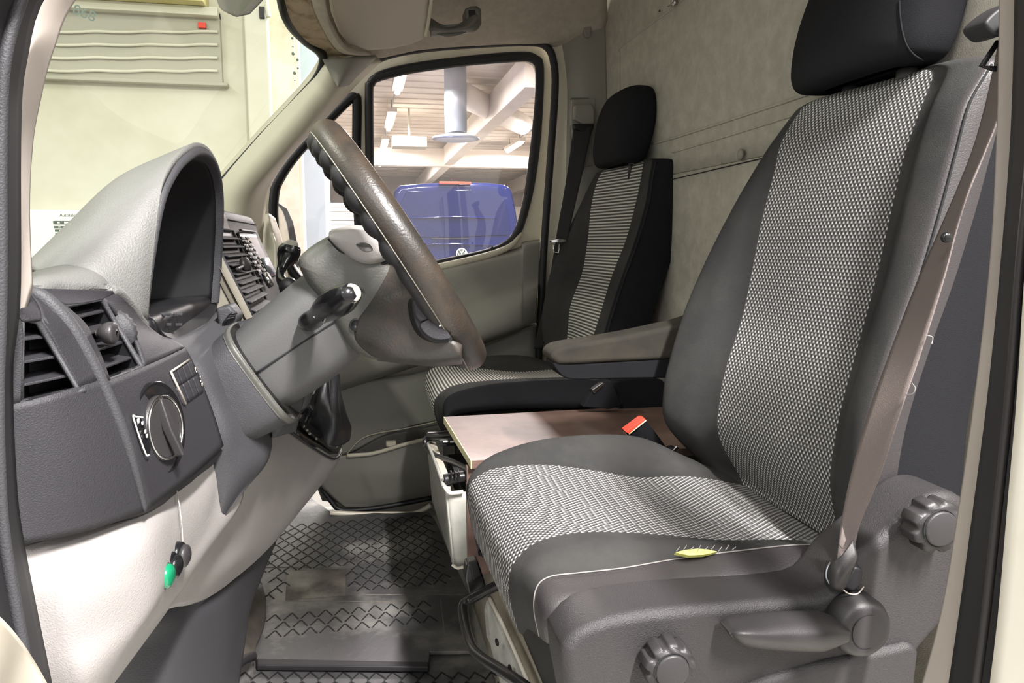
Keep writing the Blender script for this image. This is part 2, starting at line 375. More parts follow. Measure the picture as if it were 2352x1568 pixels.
rod = thing('lamp_track', 'thin steel track carrying the left row of ceiling lamps', 'track', (.7, 18, GC-.2)); tube('track_rail', [(.7, 10, GC-.13), (.7, 28, GC-.13)], .012, M['gal'], rod, n=6, smooth_path=False)
rod = thing('lamp_track', 'thin steel track carrying the right row of ceiling lamps', 'track', (4.2, 18, GC-.2)); tube('track_rail', [(4.2, 12, GC-.13), (4.2, 28, GC-.13)], .012, M['gal'], rod, n=6, smooth_path=False)
# ventilation duct with round diffuser
d = at(1047, 320, Y=13)
du = thing('air_duct', 'vertical metal air duct with a round ring diffuser below the hall ceiling', 'duct', tuple(d))
tube('duct_pipe', [(d.x, 13, d.z+.12), (d.x, 13, GC+.1)], .19, M['gal'], du, n=24, smooth_path=False)
lathe('diffuser', (d.x, 13, d.z-.02), (0, 0, 1), [(0, .30), (.02, .40), (.05, .40), (.07, .3), (.1, .2)], M['gal'], du, n=32)
tube('branch_duct', [(d.x+.1, 13.3, GC-.32), (d.x+1.9, 16.4, GC-.32)], .22, M['wall_white'], du, n=20, smooth_path=False)
hd = at(940, 328, Y=17); tag(boxes('unit_heater', [(tuple(hd), (.75, .5, .22)), ((hd.x, 17, (hd.z+GC)/2+.07), (.05, .05, GC-hd.z))], M['wall_grey'], bevel=.01), 'pale boxy heater unit left of the round air diffuser', 'heater')
# blue van far down the hall
YV = 10.0
def vz(px, py): return at(px, py, Y=YV)
bv = thing('blue_van', 'dark blue van with a red roof brake light parked far down the hall', 'van', (at(1050, 560, Y=YV).x, YV, GZ))
M['van_blue'] = mat('van_blue', (9, 22, 74), 0.12, spec=0.5, coat=0.35)
M['van_glass'] = mat('van_glass', (12, 22, 66), 0.06, spec=0.5, coat=.4)
half = [(1040, 418), (1120, 419), (1165, 424), (1176, 436), (1184, 470), (1192, 520), (1194, 580), (1194, 700), (1180, 790), (1040, 795)]
cx = 1041
out = [vz(*p) for p in half]+[vz(2*cx-x, y+2) for x, y in reversed(half[1:-1])]
prism('body', out, (0, 3.6, 0), M['van_blue'], bv, bevel=.06, bseg=4)
gl = [(935, 438), (1140, 434), (1162, 462), (1172, 520), (1170, 540), (1040, 545), (912, 545), (910, 525), (918, 470)]
prism('rear_window', A([(x, y, YV-.012) for x, y in gl]), (0, .02, 0), M['van_glass'], bv, bevel=.01)
for y, x0, x1 in ((498, 935, 1140), (560, 925, 1160), (620, 915, 1170)): tube('body_crease', [at(x0, y+3, Y=YV-.005), at(cx, y, Y=YV-.03), at(x1, y+3, Y=YV-.005)], .012, M['van_blue'], bv, n=6)
box('brake_light', vz(1045, 420)+V3((0, -.02, .0)), (.42, .05, .03), M['red'], bv)
tube('antenna', [vz(1046, 420)+V3((0, .4, 0)), vz(1045, 405)+V3((0, .4, 0))], .012, M['black'], bv, n=6)
box('wiper', vz(1050, 548)+V3((-.1, -.03, 0)), (.5, .02, .015), M['black'], bv)
e = vz(1059, 583)
lg = lathe('emblem', e+V3((0, -.03, 0)), (0, -1, 0), [(0, .075), (.02, .07)], M['sign_dark'], bv, n=28)
tube('emblem_ring', [e+V3((math.cos(a)*.07, -.055, math.sin(a)*.07)) for a in [i*math.pi/8 for i in range(16)]], .008, M['white_mark'], bv, closed=True, n=6)
for pts in ([(-.03, .055), (0, .005), (.03, .055)], [(-.055, .03), (-.03, -.045), (0, .0), (.03, -.045), (.055, .03)]):
    tube('emblem_stroke', [e+V3((x, -.055, z)) for x, z in pts], .007, M['white_mark'], bv, smooth_path=False, n=6)
for s in (-1, 1): box('tail_lamp', (e.x-.1+s*.78, YV-.02, .35), (.1, .06, .5), M['red'], bv, bevel=.02)
for s in (-1, 1): lathe('wheel', (e.x-.1+s*.7, YV+.7, GZ+.3), (1, 0, 0), [(-.1, .3), (.1, .3)], M['rubber'], bv)
# roller shutters and grey post to the left of the blue van
sh = thing('roller_shutter', 'white slatted roller shutter far behind the steering wheel', 'shutter', at(790, 520, Y=14))
a = at(752, 470, Y=14); b = at(850, 620, Y=14)
boxes('shutter_slats', [(((a.x+b.x)/2, 14, a.z-.08*k), (b.x-a.x, .03+.02*(k % 2), .07)) for k in range(34)], M['wall_white'], sh, bevel=0)
tag(boxes('grey_post', [((at(737, 500, Y=9).x, 9, 1.2), (.22, .2, 3.5))], M['blue_grey'], bevel=.01), 'blue grey wall post left of the white slatted shutter', 'post')
tag(boxes('cream_pillar', [((at(690, 500, Y=6.5).x, 6.5, 1.5), (.36, .3, 4.2))], M['paint_white'], bevel=.01), 'stained cream pillar behind the door mirror', 'pillar')
# ================================================================ the van's cab shell
struct(box('floor', (.1, 1.42, -.04), (1.5, 1.9, .06), M['steel_paint'], bevel=.01), 'pale painted steel floor of the cab')
# bulkhead (felt) : points follow the two embossed lines measured on the photograph
def bx(z, y): return .756-(z-1.0)*.02-(y-1.7)*.045
rows = []
for z in (-.02, .5, .99): rows.append([V3((bx(z, y), y, z)) for y in (2.36, 2.1, 1.6, 1.1, .55)])
struct(patch('wall_rear', rows, M['felt'], nu=12, nv=12, solid=.02, soff=-1), 'grey felt covered bulkhead behind the seats, lower panel')
rows = []
for z in (.9915, 1.25, 1.5, 1.68): rows.append([V3((bx(z, y), y, z)) for y in (2.36, 2.1, 1.6, 1.1, .55)])
struct(patch('wall_rear', rows, M['felt'], nu=12, nv=12, solid=.02, soff=-1), 'grey felt covered bulkhead behind the seats, upper panel')
def onb(px, py, off=-.006):
    lo, hi = .5, 2.6
    for _ in range(40):
        m_ = (lo+hi)/2; p = at(px, py, Y=m_)
        if p.x < bx(p.z, m_)+off: lo = m_
        else: hi = m_
    return at(px, py, Y=lo)
for nm, pts, r in (('trim_1', [(1425, 330), (1424, 180), (1424, 125), (1430, 105), (1546, 18), (1640, -60)], .0022),
                   ('trim_2', [(1500, 330), (1560, 313), (1700, 268), (1860, 215)], .003), ('trim_3', [(1545, 350), (1640, 322), (1760, 285), (1900, 240)], .002)):
    struct(tube(nm, [onb(x, y, -.001) for x, y in pts], r, M['felt'], n=8, seg=30), 'embossed line in the felt bulkhead')
struct(tube('trim_4', [onb(1500+k*30, 413+9-k*7-.0, -.0012) for k in range(11)], .0011, M['seam'], n=6), 'dark joint line across the felt bulkhead')
c = onb(1703, 355, -.006); tag(lathe('trim_clip', c, (-1, 0, 0), [(0, .011), (.004, .011), (.007, .006)], M['grey_trim']), 'round grey clip on the bulkhead beside the driver backrest', 'clip')
hk = thing('coat_hook', 'small steel hook with screws at the top of the felt bulkhead', 'hook', onb(1545, 8))
c = onb(1551, 6); lathe('screw', c, (-1, 0, 0), [(0, .009), (.006, .008)], M['chrome'], hk, n=12)
tube('hook_wire', [onb(1551, 8, -.012), onb(1543, 10, -.018), onb(1535, 14, -.014)], .0025, M['chrome'], hk, n=6)
lathe('screw', onb(1516, 25), (-1, 0, 0), [(0, .003), (.003, .003)], M['black_metal'], hk, n=8)
# ceiling and roof side
struct(box('ceiling', (.32, 1.45, 1.76), (1.1, 1.9, .04), M['headliner'], bevel=.01), 'grey fabric roof lining')
rows = [[(740, 135, 2.16), (865, 120, 2.24), (950, 104, 2.26), (1100, 95, 2.27), (1235, 92, 2.27), (1390, 100, 2.27)],
        [(735, 100, 2.10), (865, 95, 2.19), (950, 82, 2.21), (1100, 74, 2.22), (1240, 68, 2.22), (1390, 70, 2.23)],
        [(700, 30, 2.0), (850, 20, 2.05), (950, 10, 2.08), (1100, 0, 2.10), (1240, -10, 2.12), (1390, -10, 2.14)],
        [(690, -80, 1.8), (850, -100, 1.85), (950, -120, 1.9), (1100, -140, 1.9), (1240, -150, 1.9), (1390, -160, 1.9)],
        [(660, -260, 1.3), (850, -260, 1.4), (950, -260, 1.5), (1100, -260, 1.5), (1240, -260, 1.5), (1390, -260, 1.5)]]
struct(patch('ceiling', [A(r) for r in rows], M['headliner'], nu=40, nv=30, solid=.02, soff=1), 'beige grey fabric lining above the passenger door')
# windscreen header strips
def strip3(name, rows, m, lab, **k): return struct(patch(name, [A(r) for r in rows], m, nu=30, nv=8, **k), lab)
e0 = [(640, -30, 1.75), (662, 45, 1.85), (700, 90, 1.98), (733, 113, 2.08), (742, 135, 2.12)]
e1 = [(680, -30, 1.72), (705, 30, 1.8), (733, 75, 1.92), (762, 105, 2.05), (775, 128, 2.12)]
e2 = [(716, -30, 1.70), (728, 20, 1.77), (748, 65, 1.88), (775, 105, 2.0), (800, 120, 2.1)]
e3 = [(745, -30, 1.68), (752, 20, 1.75), (768, 65, 1.85), (800, 108, 1.97), (850, 118, 2.1)]
strip3('trim_5', [e0, e1, e2], M['dirty_liner'], 'dirt stained fabric strip along the windscreen top', solid=.01, soff=1)
strip3('trim_6', [[(x+1, y, Y-.01) for x, y, Y in e2], [((a[0]+b[0])/2, (a[1]+b[1])/2, a[2]-.025) for a, b in zip(e2, e3)], [(x, y, Y-.01) for x, y, Y in e3]], M['headliner'], 'raised grey fabric rail beside the stained strip', solid=.01, soff=1)
struct(tube('window_seal', A([(640, -30, 1.74), (660, 45, 1.84), (698, 90, 1.97), (733, 115, 2.06), (741, 140, 2.10), (725, 175, 2.11), (690, 215, 2.12), (600, 310, 2.13), (509, 412, 2.13), (470, 455, 2.13)]), [.010, .012, .012, .014, .010, .006, .005, .005, .005, .005], M['black'], n=8, seg=60), 'black edge of the windscreen')
# windscreen glass: inclined sheet from the passenger pillar to the driver pillar
pa, pb = at(460, 470, Y=2.16), at(735, 130, Y=2.14)
dirv = (pb-pa).normalized(); lo_ = pa-dirv*.25; hi_ = pb+dirv*.35
sc = [lo_+V3((0, .02, 0)), hi_+V3((0, .02, 0))]
R_ = [[V3((p.x-.10*math.sin(math.pi*t), p.y+(0.60-p.y)*t, p.z)) for t in (0, .25, .5, .75, 1)] for p in (sc[0], (sc[0]+sc[1])/2, sc[1])]
M['windscreen'] = glass('windscreen', (236, 242, 228), .05)
wsg = struct(patch('window_1', R_, M['windscreen'], nu=16, nv=8), 'windscreen with a faint green yellow tint')
tag(text('number_mark', '868', at(165, 30, Y=.86), .014, M['sign_dark'], None, V3((.95, .25, .0)).normalized(), dirv), 'small number 868 marked on the glass at the top left of the windscreen', 'marking')
# sun blind mirror foot / sensor cover on the glass
mc = at(548, 12, Y=1.62)
tag(prism('sensor_cover', A([(498, -90), (498, -25), (520, 30), (545, 40), (575, 34), (606, 2), (606, -25), (606, -90)], 1.62), (-.02, .05, .02), M['grey_trim'], bevel=.006), 'grey perforated sensor cover at the top of the windscreen', 'sensor cover')
# A pillar trim on the passenger side
rows = [[(742, 133, 2.13), (735, 152, 2.13), (700, 200, 2.14), (600, 308, 2.15), (509, 410, 2.15), (480, 445, 2.15), (430, 500, 2.15)],
        [(790, 135, 2.10), (772, 185, 2.09), (735, 235, 2.09), (640, 345, 2.09), (560, 440, 2.10), (545, 500, 2.1), (540, 560, 2.1)],
        [(868, 132, 2.22), (805, 192, 2.22), (740, 262, 2.22), (655, 352, 2.22), (610, 425, 2.22), (596, 500, 2.22), (590, 570, 2.22)]]
struct(patch('trim_7', [A(r) for r in rows], M['cream_trim'], nu=40, nv=14, solid=.015, soff=1), 'cream plastic pillar trim beside the windscreen')
rows = [[(740, 136, 2.06), (800, 131, 2.05), (867, 131, 2.14)], [(752, 158, 2.06), (795, 165, 2.05), (830, 166, 2.14)], [(768, 190, 2.06), (780, 200, 2.05), (803, 195, 2.14)]]
struct(patch('trim_8', [A(r) for r in rows], M['grey_trim'], nu=16, nv=10, solid=.008, soff=1), 'grey cap at the top of the windscreen pillar')
# B pillar trim, passenger side
rows = [[(1252, 108, 2.28), (1278, 45, 2.26), (1330, 42, 2.22), (1392, 40, 2.2)],
        [(1282, 180, 2.28), (1300, 175, 2.25), (1340, 175, 2.2), (1394, 175, 2.19)],
        [(1275, 320, 2.28), (1300, 320, 2.24), (1342, 320, 2.19), (1398, 320, 2.18)],
        [(1258, 520, 2.28), (1295, 520, 2.24), (1345, 520, 2.19), (1400, 520, 2.18)],
        [(1236, 760, 2.28), (1290, 760, 2.24), (1345, 760, 2.19), (1410, 760, 2.18)],
        [(1225, 1000, 2.28), (1290, 1000, 2.24), (1345, 1000, 2.19), (1420, 1000, 2.18)],
        [(1222, 1180, 2.28), (1290, 1180, 2.24), (1345, 1180, 2.19), (1430, 1180, 2.18)]]
bp = struct(patch('wall_right', [A(r) for r in rows], [M['grey_trim'], M['cream_trim']], nu=30, nv=40, cols=[1, 0, 0], solid=.015, soff=1), 'grey pillar trim between passenger door and bulkhead')
# ---- passenger door
YD = 2.32
dr = thing('door_1', 'passenger door with cream window frame and grey lower panel', 'door', (at(900, 1000, Y=YD).x, YD, .02)); dr['kind'] = 'structure'
win = [(849, 400), (848, 215), (852, 192), (868, 178), (940, 160), (1060, 143), (1180, 133), (1215, 133), (1232, 142), (1238, 160), (1238, 215), (1230, 310), (1215, 430), (1203, 490), (1190, 530), (1168, 558), (1120, 580), (1012, 604), (900, 628), (849, 640)]
qua = [(818, 400), (820, 240), (815, 226), (805, 226), (760, 270), (680, 355), (640, 415), (630, 450), (629, 505), (640, 560), (700, 650), (818, 645)]
outer = [(590, 700), (590, 520), (598, 450), (625, 395), (720, 280), (805, 195), (868, 138), (950, 117), (1100, 104), (1220, 100), (1252, 110), (1266, 140), (1270, 200), (1262, 340), (1248, 520), (1238, 620), (1232, 800), (1226, 1130), (1100, 1140), (850, 1172), (790, 1175), (735, 1115), (640, 900)]
plate('door_frame', A(outer, YD), [A(win, YD), A(qua, YD)], YD, .04, M['cream_trim'], dr, bev=.004)
wl = A(win, YD-.004)
tube('window_gasket', wl, .013, M['rubber'], dr, n=8, seg=140, closed=True)
tube('window_gasket', [p+V3((0, -.002, 0)) for p in spl(A([(1205, 500), (1222, 430), (1236, 330), (1243, 230), (1244, 150), (1232, 132), (1200, 124), (1100, 131), (960, 148), (880, 166), (858, 182), (850, 215), (849, 400)], YD-.006), 60)], .007, M['black'], dr, n=8, smooth_path=False)
tube('quarter_gasket', A(qua, YD-.004), .014, M['black'], dr, n=8, seg=100, closed=True)
M['doorglass'] = glass('doorglass', (248, 245, 245), .035, .012)
gl_ = plate('window_glass', A([(p[0]+(4 if p[0] > 1040 else -4), p[1]+(-4 if p[1] < 300 else 4)) for p in win], YD+.02), [], YD+.02, .004, M['doorglass'], dr, bev=0)
gq = plate('quarter_glass', A([(p[0]+(4 if p[0] > 740 else -4), p[1]) for p in qua], YD+.02), [], YD+.02, .004, M['doorglass'], dr, bev=0)
# door edge seal in the body aperture
struct(tube('door_seal', A([(598, 520, 2.26), (603, 450, 2.26), (632, 385, 2.26), (722, 280, 2.26), (806, 192, 2.26), (868, 136, 2.26), (960, 113, 2.26), (1100, 101, 2.26), (1220, 97, 2.26), (1256, 108, 2.26), (1271, 140, 2.26), (1275, 200, 2.26), (1266, 340, 2.26), (1250, 560, 2.26), (1240, 760, 2.26), (1230, 1000, 2.26), (1226, 1100, 2.26)]), .0115, M['rubber'], n=10, seg=150), 'black rubber seal around the passenger door opening')
# lower door panel
rows = [[(600, 705, 2.31), (820, 655, 2.31), (1012, 612, 2.31), (1180, 572, 2.31), (1200, 556, 2.31), (1240, 549, 2.31)],
        [(600, 725, 2.28), (820, 675, 2.275), (1020, 630, 2.27), (1180, 590, 2.27), (1205, 570, 2.27), (1240, 562, 2.28)],
        [(610, 800, 2.27), (820, 740, 2.265), (1030, 690, 2.26), (1180, 650, 2.26), (1205, 645, 2.26), (1238, 635, 2.27)],
        [(620, 850, 2.24), (830, 790, 2.225), (1050, 728, 2.215), (1180, 680, 2.215), (1205, 672, 2.22), (1236, 660, 2.24)],
        [(630, 890, 2.22), (830, 830, 2.195), (1060, 760, 2.185), (1180, 715, 2.18), (1205, 705, 2.19), (1234, 690, 2.22)],
        [(650, 925, 2.24), (830, 868, 2.205), (1060, 798, 2.19), (1180, 755, 2.19), (1205, 745, 2.20), (1233, 735, 2.24)],
        [(660, 940, 2.28), (830, 882, 2.27), (1060, 808, 2.27), (1180, 765, 2.27), (1205, 755, 2.27), (1232, 745, 2.28)]]
patch('armrest_panel', [A(r) for r in rows], M['door_grey'], dr, nu=50, nv=60, solid=.01, soff=1)
rows = [[(640, 930, 2.275), (800, 880, 2.275), (870, 870, 2.275), (980, 850, 2.275), (1100, 800, 2.275), (1232, 745, 2.28)],
        [(660, 980, 2.26), (800, 960, 2.255), (870, 950, 2.25), (980, 920, 2.26), (1100, 880, 2.26), (1232, 860, 2.27)],
        [(690, 1060, 2.25), (795, 1042, 2.25), (880, 1000, 2.25), (980, 970, 2.25), (1100, 960, 2.26), (1232, 950, 2.27)]]
patch('lower_panel', [A(r) for r in rows], M['door_grey'], dr, nu=40, nv=30, solid=.01, soff=1)
rows = [[(700, 1060, 2.21), (797, 1047, 2.20), (850, 1043, 2.195), (890, 1033, 2.19), (975, 1010, 2.19), (1100, 990, 2.2), (1230, 980, 2.23)],
        [(715, 1090, 2.22), (812, 1090, 2.21), (850, 1090, 2.20), (900, 1085, 2.195), (985, 1075, 2.2), (1100, 1060, 2.21), (1230, 1040, 2.24)],
        [(755, 1135, 2.25), (838, 1140, 2.24), (870, 1138, 2.23), (930, 1130, 2.23), (990, 1120, 2.23), (1100, 1110, 2.24), (1230, 1100, 2.26)],
        [(790, 1165, 2.27), (850, 1165, 2.265), (890, 1160, 2.26), (940, 1150, 2.26), (990, 1143, 2.26), (1100, 1130, 2.26), (1230, 1120, 2.27)]]
patch('door_pocket', [A(r) for r in rows], M['door_grey'], dr, nu=50, nv=30, solid=.012, soff=1)
patch('pocket_back', [A([(700, 1050, 2.26), (800, 1030, 2.26), (880, 990, 2.26), (980, 970, 2.26), (1230, 940, 2.27)]), A([(740, 1150, 2.27), (840, 1160, 2.28), (880, 1160, 2.28), (990, 1140, 2.28), (1230, 1110, 2.28)])], M['door_dark'], dr, nu=30, nv=10, solid=.006, soff=1)
tube('pocket_lip', A([(797, 1046, 2.195), (850, 1042, 2.19), (890, 1032, 2.185), (930, 1020, 2.185), (975, 1009, 2.185), (1060, 990, 2.19)]), .006, M['cream_trim'], dr, n=8, seg=40)
tube('pocket_outline', A([(797, 1042, 2.243), (830, 1008, 2.243), (870, 994, 2.243), (920, 986, 2.243), (985, 972, 2.243), (1060, 955, 2.245)]), .002, M['cream_trim'], dr, n=6, seg=40)
box('pocket_clip', at(898, 1018, Y=2.20), (.03, .02, .016), M['cream_trim'], dr)
tube('bottom_seal', A([(733, 1112, 2.26), (760, 1150, 2.255), (785, 1171, 2.25), (850, 1168, 2.25), (920, 1157, 2.25), (992, 1143, 2.25)]), .008, M['black'], dr, n=8, seg=40)
tube('sill_trim', A([(849, 652, 2.305), (930, 630, 2.30), (1012, 612, 2.298), (1100, 592, 2.298), (1150, 576, 2.298), (1178, 560, 2.30), (1198, 535, 2.31)]), [.011, .011, .011, .011, .010, .008, .005], M['cream_trim'], dr, n=10, seg=60)
lathe('lock_knob', at(1131, 578, Y=2.305), (0, 0, 1), [(0, .006), (.012, .005), (.016, .003)], M['black'], dr, n=12)
struct(tube('door_sill', A([(758, 1177, 2.22), (820, 1180, 2.22), (900, 1180, 2.22), (955, 1178, 2.21), (990, 1160, 2.21)]), .008, M['paint_white'], n=8), 'cream painted edge of the passenger sill')
# exterior mirror of the passenger door
mi = thing('door_mirror', 'black framed passenger door mirror outside the quarter window', 'mirror', at(655, 560, Y=2.6))
ml = A([(600, 470), (640, 463), (662, 478), (676, 510), (686, 560), (690, 640), (680, 700), (620, 700)], 2.6)
prism('mirror_housing', ml, (-.04, .08, 0), M['rubber'], mi, bevel=.012)
tube('mirror_arm', [at(650, 660, Y=2.34), at(655, 655, Y=2.45), at(660, 640, Y=2.62)], .018, M['rubber'], mi)
prism('mirror_glass', A([(610, 480), (640, 472), (650, 486), (660, 516), (667, 560), (670, 640), (662, 690), (622, 690)], 2.594), (0, .004, 0), mat('mirror_face', (216, 216, 214), .08, .85), mi, bevel=.002)
# cream trim piece at the front corner of the passenger door (by the stalk)
rows = [[(596, 505, 2.27), (615, 490, 2.24), (632, 500, 2.27)], [(592, 560, 2.26), (625, 540, 2.2), (652, 565, 2.27)], [(600, 640, 2.25), (640, 640, 2.2), (662, 640, 2.27)], [(620, 740, 2.25), (650, 740, 2.2), (670, 740, 2.27)]]
patch('corner_trim', [A(r) for r in rows], M['cream_trim'], dr, nu=16, nv=24, solid=.008, soff=1)
lathe('trim_screw', at(597, 536, Y=2.235), (0, -1, 0), [(0, .007), (.003, .006)], M['chrome'], dr, n=12)
tube('corner_rib', A([(618, 520, 2.22), (631, 560, 2.19), (634, 600, 2.19), (634, 640, 2.19)]), .005, M['paint_white'], dr, n=8)
# ---- grab handle, visor
gh = thing('grab_handle', 'dark grey grab handle above the passenger door', 'handle', at(1040, 60, Y=2.0))
patch('grip', [A([(985, 38, 2.02), (1020, 57, 2.0), (1062, 50, 1.99), (1076, 18, 2.0), (1095, 14, 2.02)]), A([(986, 62, 1.99), (1025, 70, 1.97), (1072, 62, 1.97), (1095, 40, 1.98), (1104, 22, 2.0)]), A([(988, 84, 2.02), (1030, 82, 2.0), (1085, 75, 2.0), (1104, 58, 2.01), (1105, 40, 2.02)])], M['door_dark'], gh, nu=30, nv=14, solid=.02, soff=1)
prism('handle_foot', A([(1068, 18), (1088, 13), (1102, 20), (1106, 42), (1092, 55), (1070, 48)], 1.985), (0, .06, .0), M['door_dark'], gh, bevel=.006)
prism('screw_recess', A([(1076, 24), (1092, 22), (1093, 38), (1078, 40)], 1.982), (0, .004, 0), M['black'], gh, bevel=.001)
sv = thing('sun_visor', 'beige sun visor folded against the roof lining above the passenger', 'sun visor', at(870, 40, Y=1.9))
vis = [(750, -40), (760, 30), (778, 75), (800, 103), (845, 117), (900, 113), (945, 103), (975, 90), (985, 0), (990, -60), (860, -90)]
prism('visor_panel', [at(x, y, Y=1.97+(y-60)*.0011) for x, y in vis], (0, .022, .012), M['visor'], sv, bevel=.008)
tube('visor_pivot', A([(978, 82, 1.99), (984, 50, 1.96), (990, 8, 1.92), (993, -30, 1.9)]), .005, M['cream_trim'], sv, n=8)
box('pivot_bracket', at(981, 4, Y=1.93), (.03, .03, .012), M['grey_trim'], sv, bevel=.004)
# ---- driver side door opening (nearest to the camera)
def band(name, Lp, Rp, Y0, Y1, m, lab, bulge=.02, **k):
    rows = []
    for a, b in zip(Lp, Rp):
        pa_, pb_ = at(a[0], a[1], Y=Y1), at(b[0], b[1], Y=Y0)
        mid = (pa_+pb_)/2+V3((0, -bulge, 0)); rows.append([pa_, pa_.lerp(mid, .5)+V3((0, -bulge*.3, 0)), mid, pb_.lerp(mid, .5)+V3((0, -bulge*.3, 0)), pb_])
    return struct(patch(name, rows, m, nu=20, nv=40, solid=.004, soff=-1, **k), lab)
band('trim_9', [(330, -300), (95, -30), (52, 120), (33, 250), (29, 450), (34, 670), (14, 900)], [(420, -300), (180, -30), (112, 110), (80, 230), (62, 330), (55, 480), (64, 660)], .62, .60, M['taupe'], 'taupe painted pillar edge beside the windscreen', .006)
band('trim_10', [(60, -300), (-60, -40), (-75, 150), (-80, 400), (-80, 700), (-70, 1000), (-50, 1250), (-20, 1420), (30, 1600)], [(330, -300), (106, -40), (48, 135), (34, 300), (33, 680), (16, 850), (24, 1100), (44, 1260), (112, 1600)], .58, .50, M['rubber'], 'black rubber door seal at the front of the driver opening', .03)
struct(tube('trim_11', A([(60, -40, .55), (14, 120, .54), (2, 300, .54), (2, 660, .54), (-4, 900, .54), (0, 1100, .54), (14, 1260, .54), (70, 1580, .54)]), .004, M['dash_mid'], n=8, seg=60), 'raised lip of the front rubber door seal')
struct(patch('trim_12', [A([(-140, 1330, .36), (-60, 1370, .34), (10, 1425, .36), (62, 1490, .40), (112, 1575, .42), (140, 1640, .44)]), A([(-200, 1500, .3), (-100, 1520, .30), (-20, 1560, .33), (20, 1600, .37), (60, 1660, .40), (90, 1720, .42)])], M['paint_white'], nu=24, nv=10, solid=.03, soff=1), 'cream painted body corner at the bottom left, closest to the viewer')
ls = [(2306, -380), (2306, -30), (2300, 300), (2284, 600), (2250, 900), (2214, 1150), (2172, 1400), (2118, 1600)]
rs = [(2344, -380), (2344, -30), (2335, 300), (2312, 600), (2282, 900), (2250, 1150), (2216, 1400), (2186, 1600)]
band('trim_13', ls, rs, .56, .60, M['taupe'], 'beige painted edge of the driver door pillar', .004)
r2 = [(2430, -380), (2420, -30), (2400, 300), (2370, 600), (2350, 900), (2328, 1150), (2306, 1400), (2282, 1600)]
band('trim_14', [(x-2, y) for x, y in rs], r2, .47, .55, M['rubber'], 'black rubber seal along the driver door pillar', .02)
struct(tube('trim_15', [at((a[0]*.45+b[0]*.55), a[1], Y=.488) for a, b in zip(rs, r2)], .0035, M['knob'], n=8, seg=50), 'raised lip of the rear rubber door seal')
r3 = [(2700, -380), (2700, -30), (2700, 300), (2690, 600), (2680, 900), (2670, 1150), (2660, 1400), (2650, 1600)]
band('trim_16', [(x-4, y) for x, y in r2], r3, .36, .45, M['paint_white'], 'cream painted outer body at the right edge', .03)
struct(box('ceiling', (-.15, 1.18, 1.50), (.30, 1.12, .06), M['headliner'], bevel=.02), 'front edge of the roof lining above the windscreen')
# header over the driver door (above the picture; it shades the seat)
struct(box('wall_left', (.25, .66, 1.60), (1.25, .14, .36), M['headliner'], bevel=.03), 'roof side above the driver door opening')
struct(box('wall_front', (-.62, 1.5, .35), (.04, 1.9, .78), M['black'], bevel=.01), 'dark firewall below the windscreen')
# ================================================================ dashboard
db = thing('dashboard', 'grey plastic dashboard with air vents, light switch and lower light grey panel', 'dashboard', at(300, 900, Y=.85))
# instrument hood: arch opening (ring 0) running forward to the windscreen
o0 = [(326, 738, .83), (340, 610, .835), (366, 460, .86), (398, 385, .90), (430, 350, .95), (456, 338, 1.0), (482, 350, 1.06), (500, 390, 1.11), (508, 460, 1.15), (505, 580, 1.17), (498, 692, 1.17)]
o1 = [(308, 728, .81), (310, 600, .82), (325, 470, .85), (345, 415, .89), (365, 385, .94), (385, 365, 1.0), (410, 372, 1.07), (425, 400, 1.13), (430, 470, 1.18), (425, 580, 1.2), (420, 692, 1.2)]
o2 = [(270, 690, .79), (250, 600, .80), (245, 510, .84), (250, 465, .89), (260, 440, .94), (270, 422, 1.0), (285, 425, 1.08), (300, 450, 1.15), (305, 500, 1.2), (300, 580, 1.22), (295, 690, 1.22)]
o3 = [(230, 650, .78), (190, 600, .79), (172, 560, .83), (165, 545, .88), (160, 535, .93), (158, 527, 1.0), (162, 530, 1.08), (170, 545, 1.15), (175, 570, 1.2), (180, 610, 1.22), (185, 690, 1.22)]
o4 = [(150, 640, .77), (100, 635, .78), (80, 625, .82), (74, 620, .87), (70, 617, .93), (67, 615, 1.0), (67, 615, 1.08), (68, 616, 1.15), (70, 620, 1.2), (75, 650, 1.22), (80, 700, 1.22)]
hd_ = patch('instrument_hood', [A(r) for r in (o0, o1, o2, o3, o4)], M['dash_top'], db, nu=60, nv=40, solid=.006, soff=1)
# rim of the opening
def inset(r, k, dx=0): 
    c = V3((0, 1.0, 0)); out_ = []
    P = A(r); cz = sum((p.z for p in P), 0)/len(P)
    for p in P: out_.append(V3((p.x+dx, 1.0+(p.y-1.0)*k, .72+(p.z-.72)*k)))
    return out_
ri = [A(o0), inset(o0, .985, .004), inset(o0, .955, .003), inset(o0, .935, -.006)]
patch('hood_rim', ri, M['dash_mid'], hd_, nu=60, nv=10)
patch('instrument_recess', [inset(o0, .936, -.006), inset(o0, .89, -.03), inset(o0, .80, -.065), inset(o0, .70, -.09)], M['black'], hd_, nu=50, nv=14, solid=.003, soff=1)
P = inset(o0, .70, -.085); cl = prism('instrument_cluster', [P[0]]+P[1:]+[P[-1]+V3((0, -.02, -.05)), P[0]+V3((0, .02, -.05))], (-.02, 0, 0), M['black'], hd_, bevel=.004)
for k in range(4):
    box('cluster_clip', at(372+(k % 2)*26, 722+(k//2)*24, Y=.90+.04*(k % 2)), (.02, .003, .004), M['dash_dark'], hd_, bevel=.001)
box('recess_base', (-.292, 1.005, .667), (.15, .33, .155), M['black'], hd_, bevel=.01)
# bottom dish of the opening
patch('recess_floor', [A([(322, 738, .835), (348, 735, .85), (375, 772, .87), (402, 782, .90), (440, 768, .96), (486, 738, 1.06), (500, 700, 1.17)]), A([(315, 725, .86), (335, 720, .88), (360, 745, .9), (390, 755, .94), (425, 740, 1.0), (455, 720, 1.08), (475, 690, 1.18)])], M['black'], hd_, nu=30, nv=8, solid=.004)
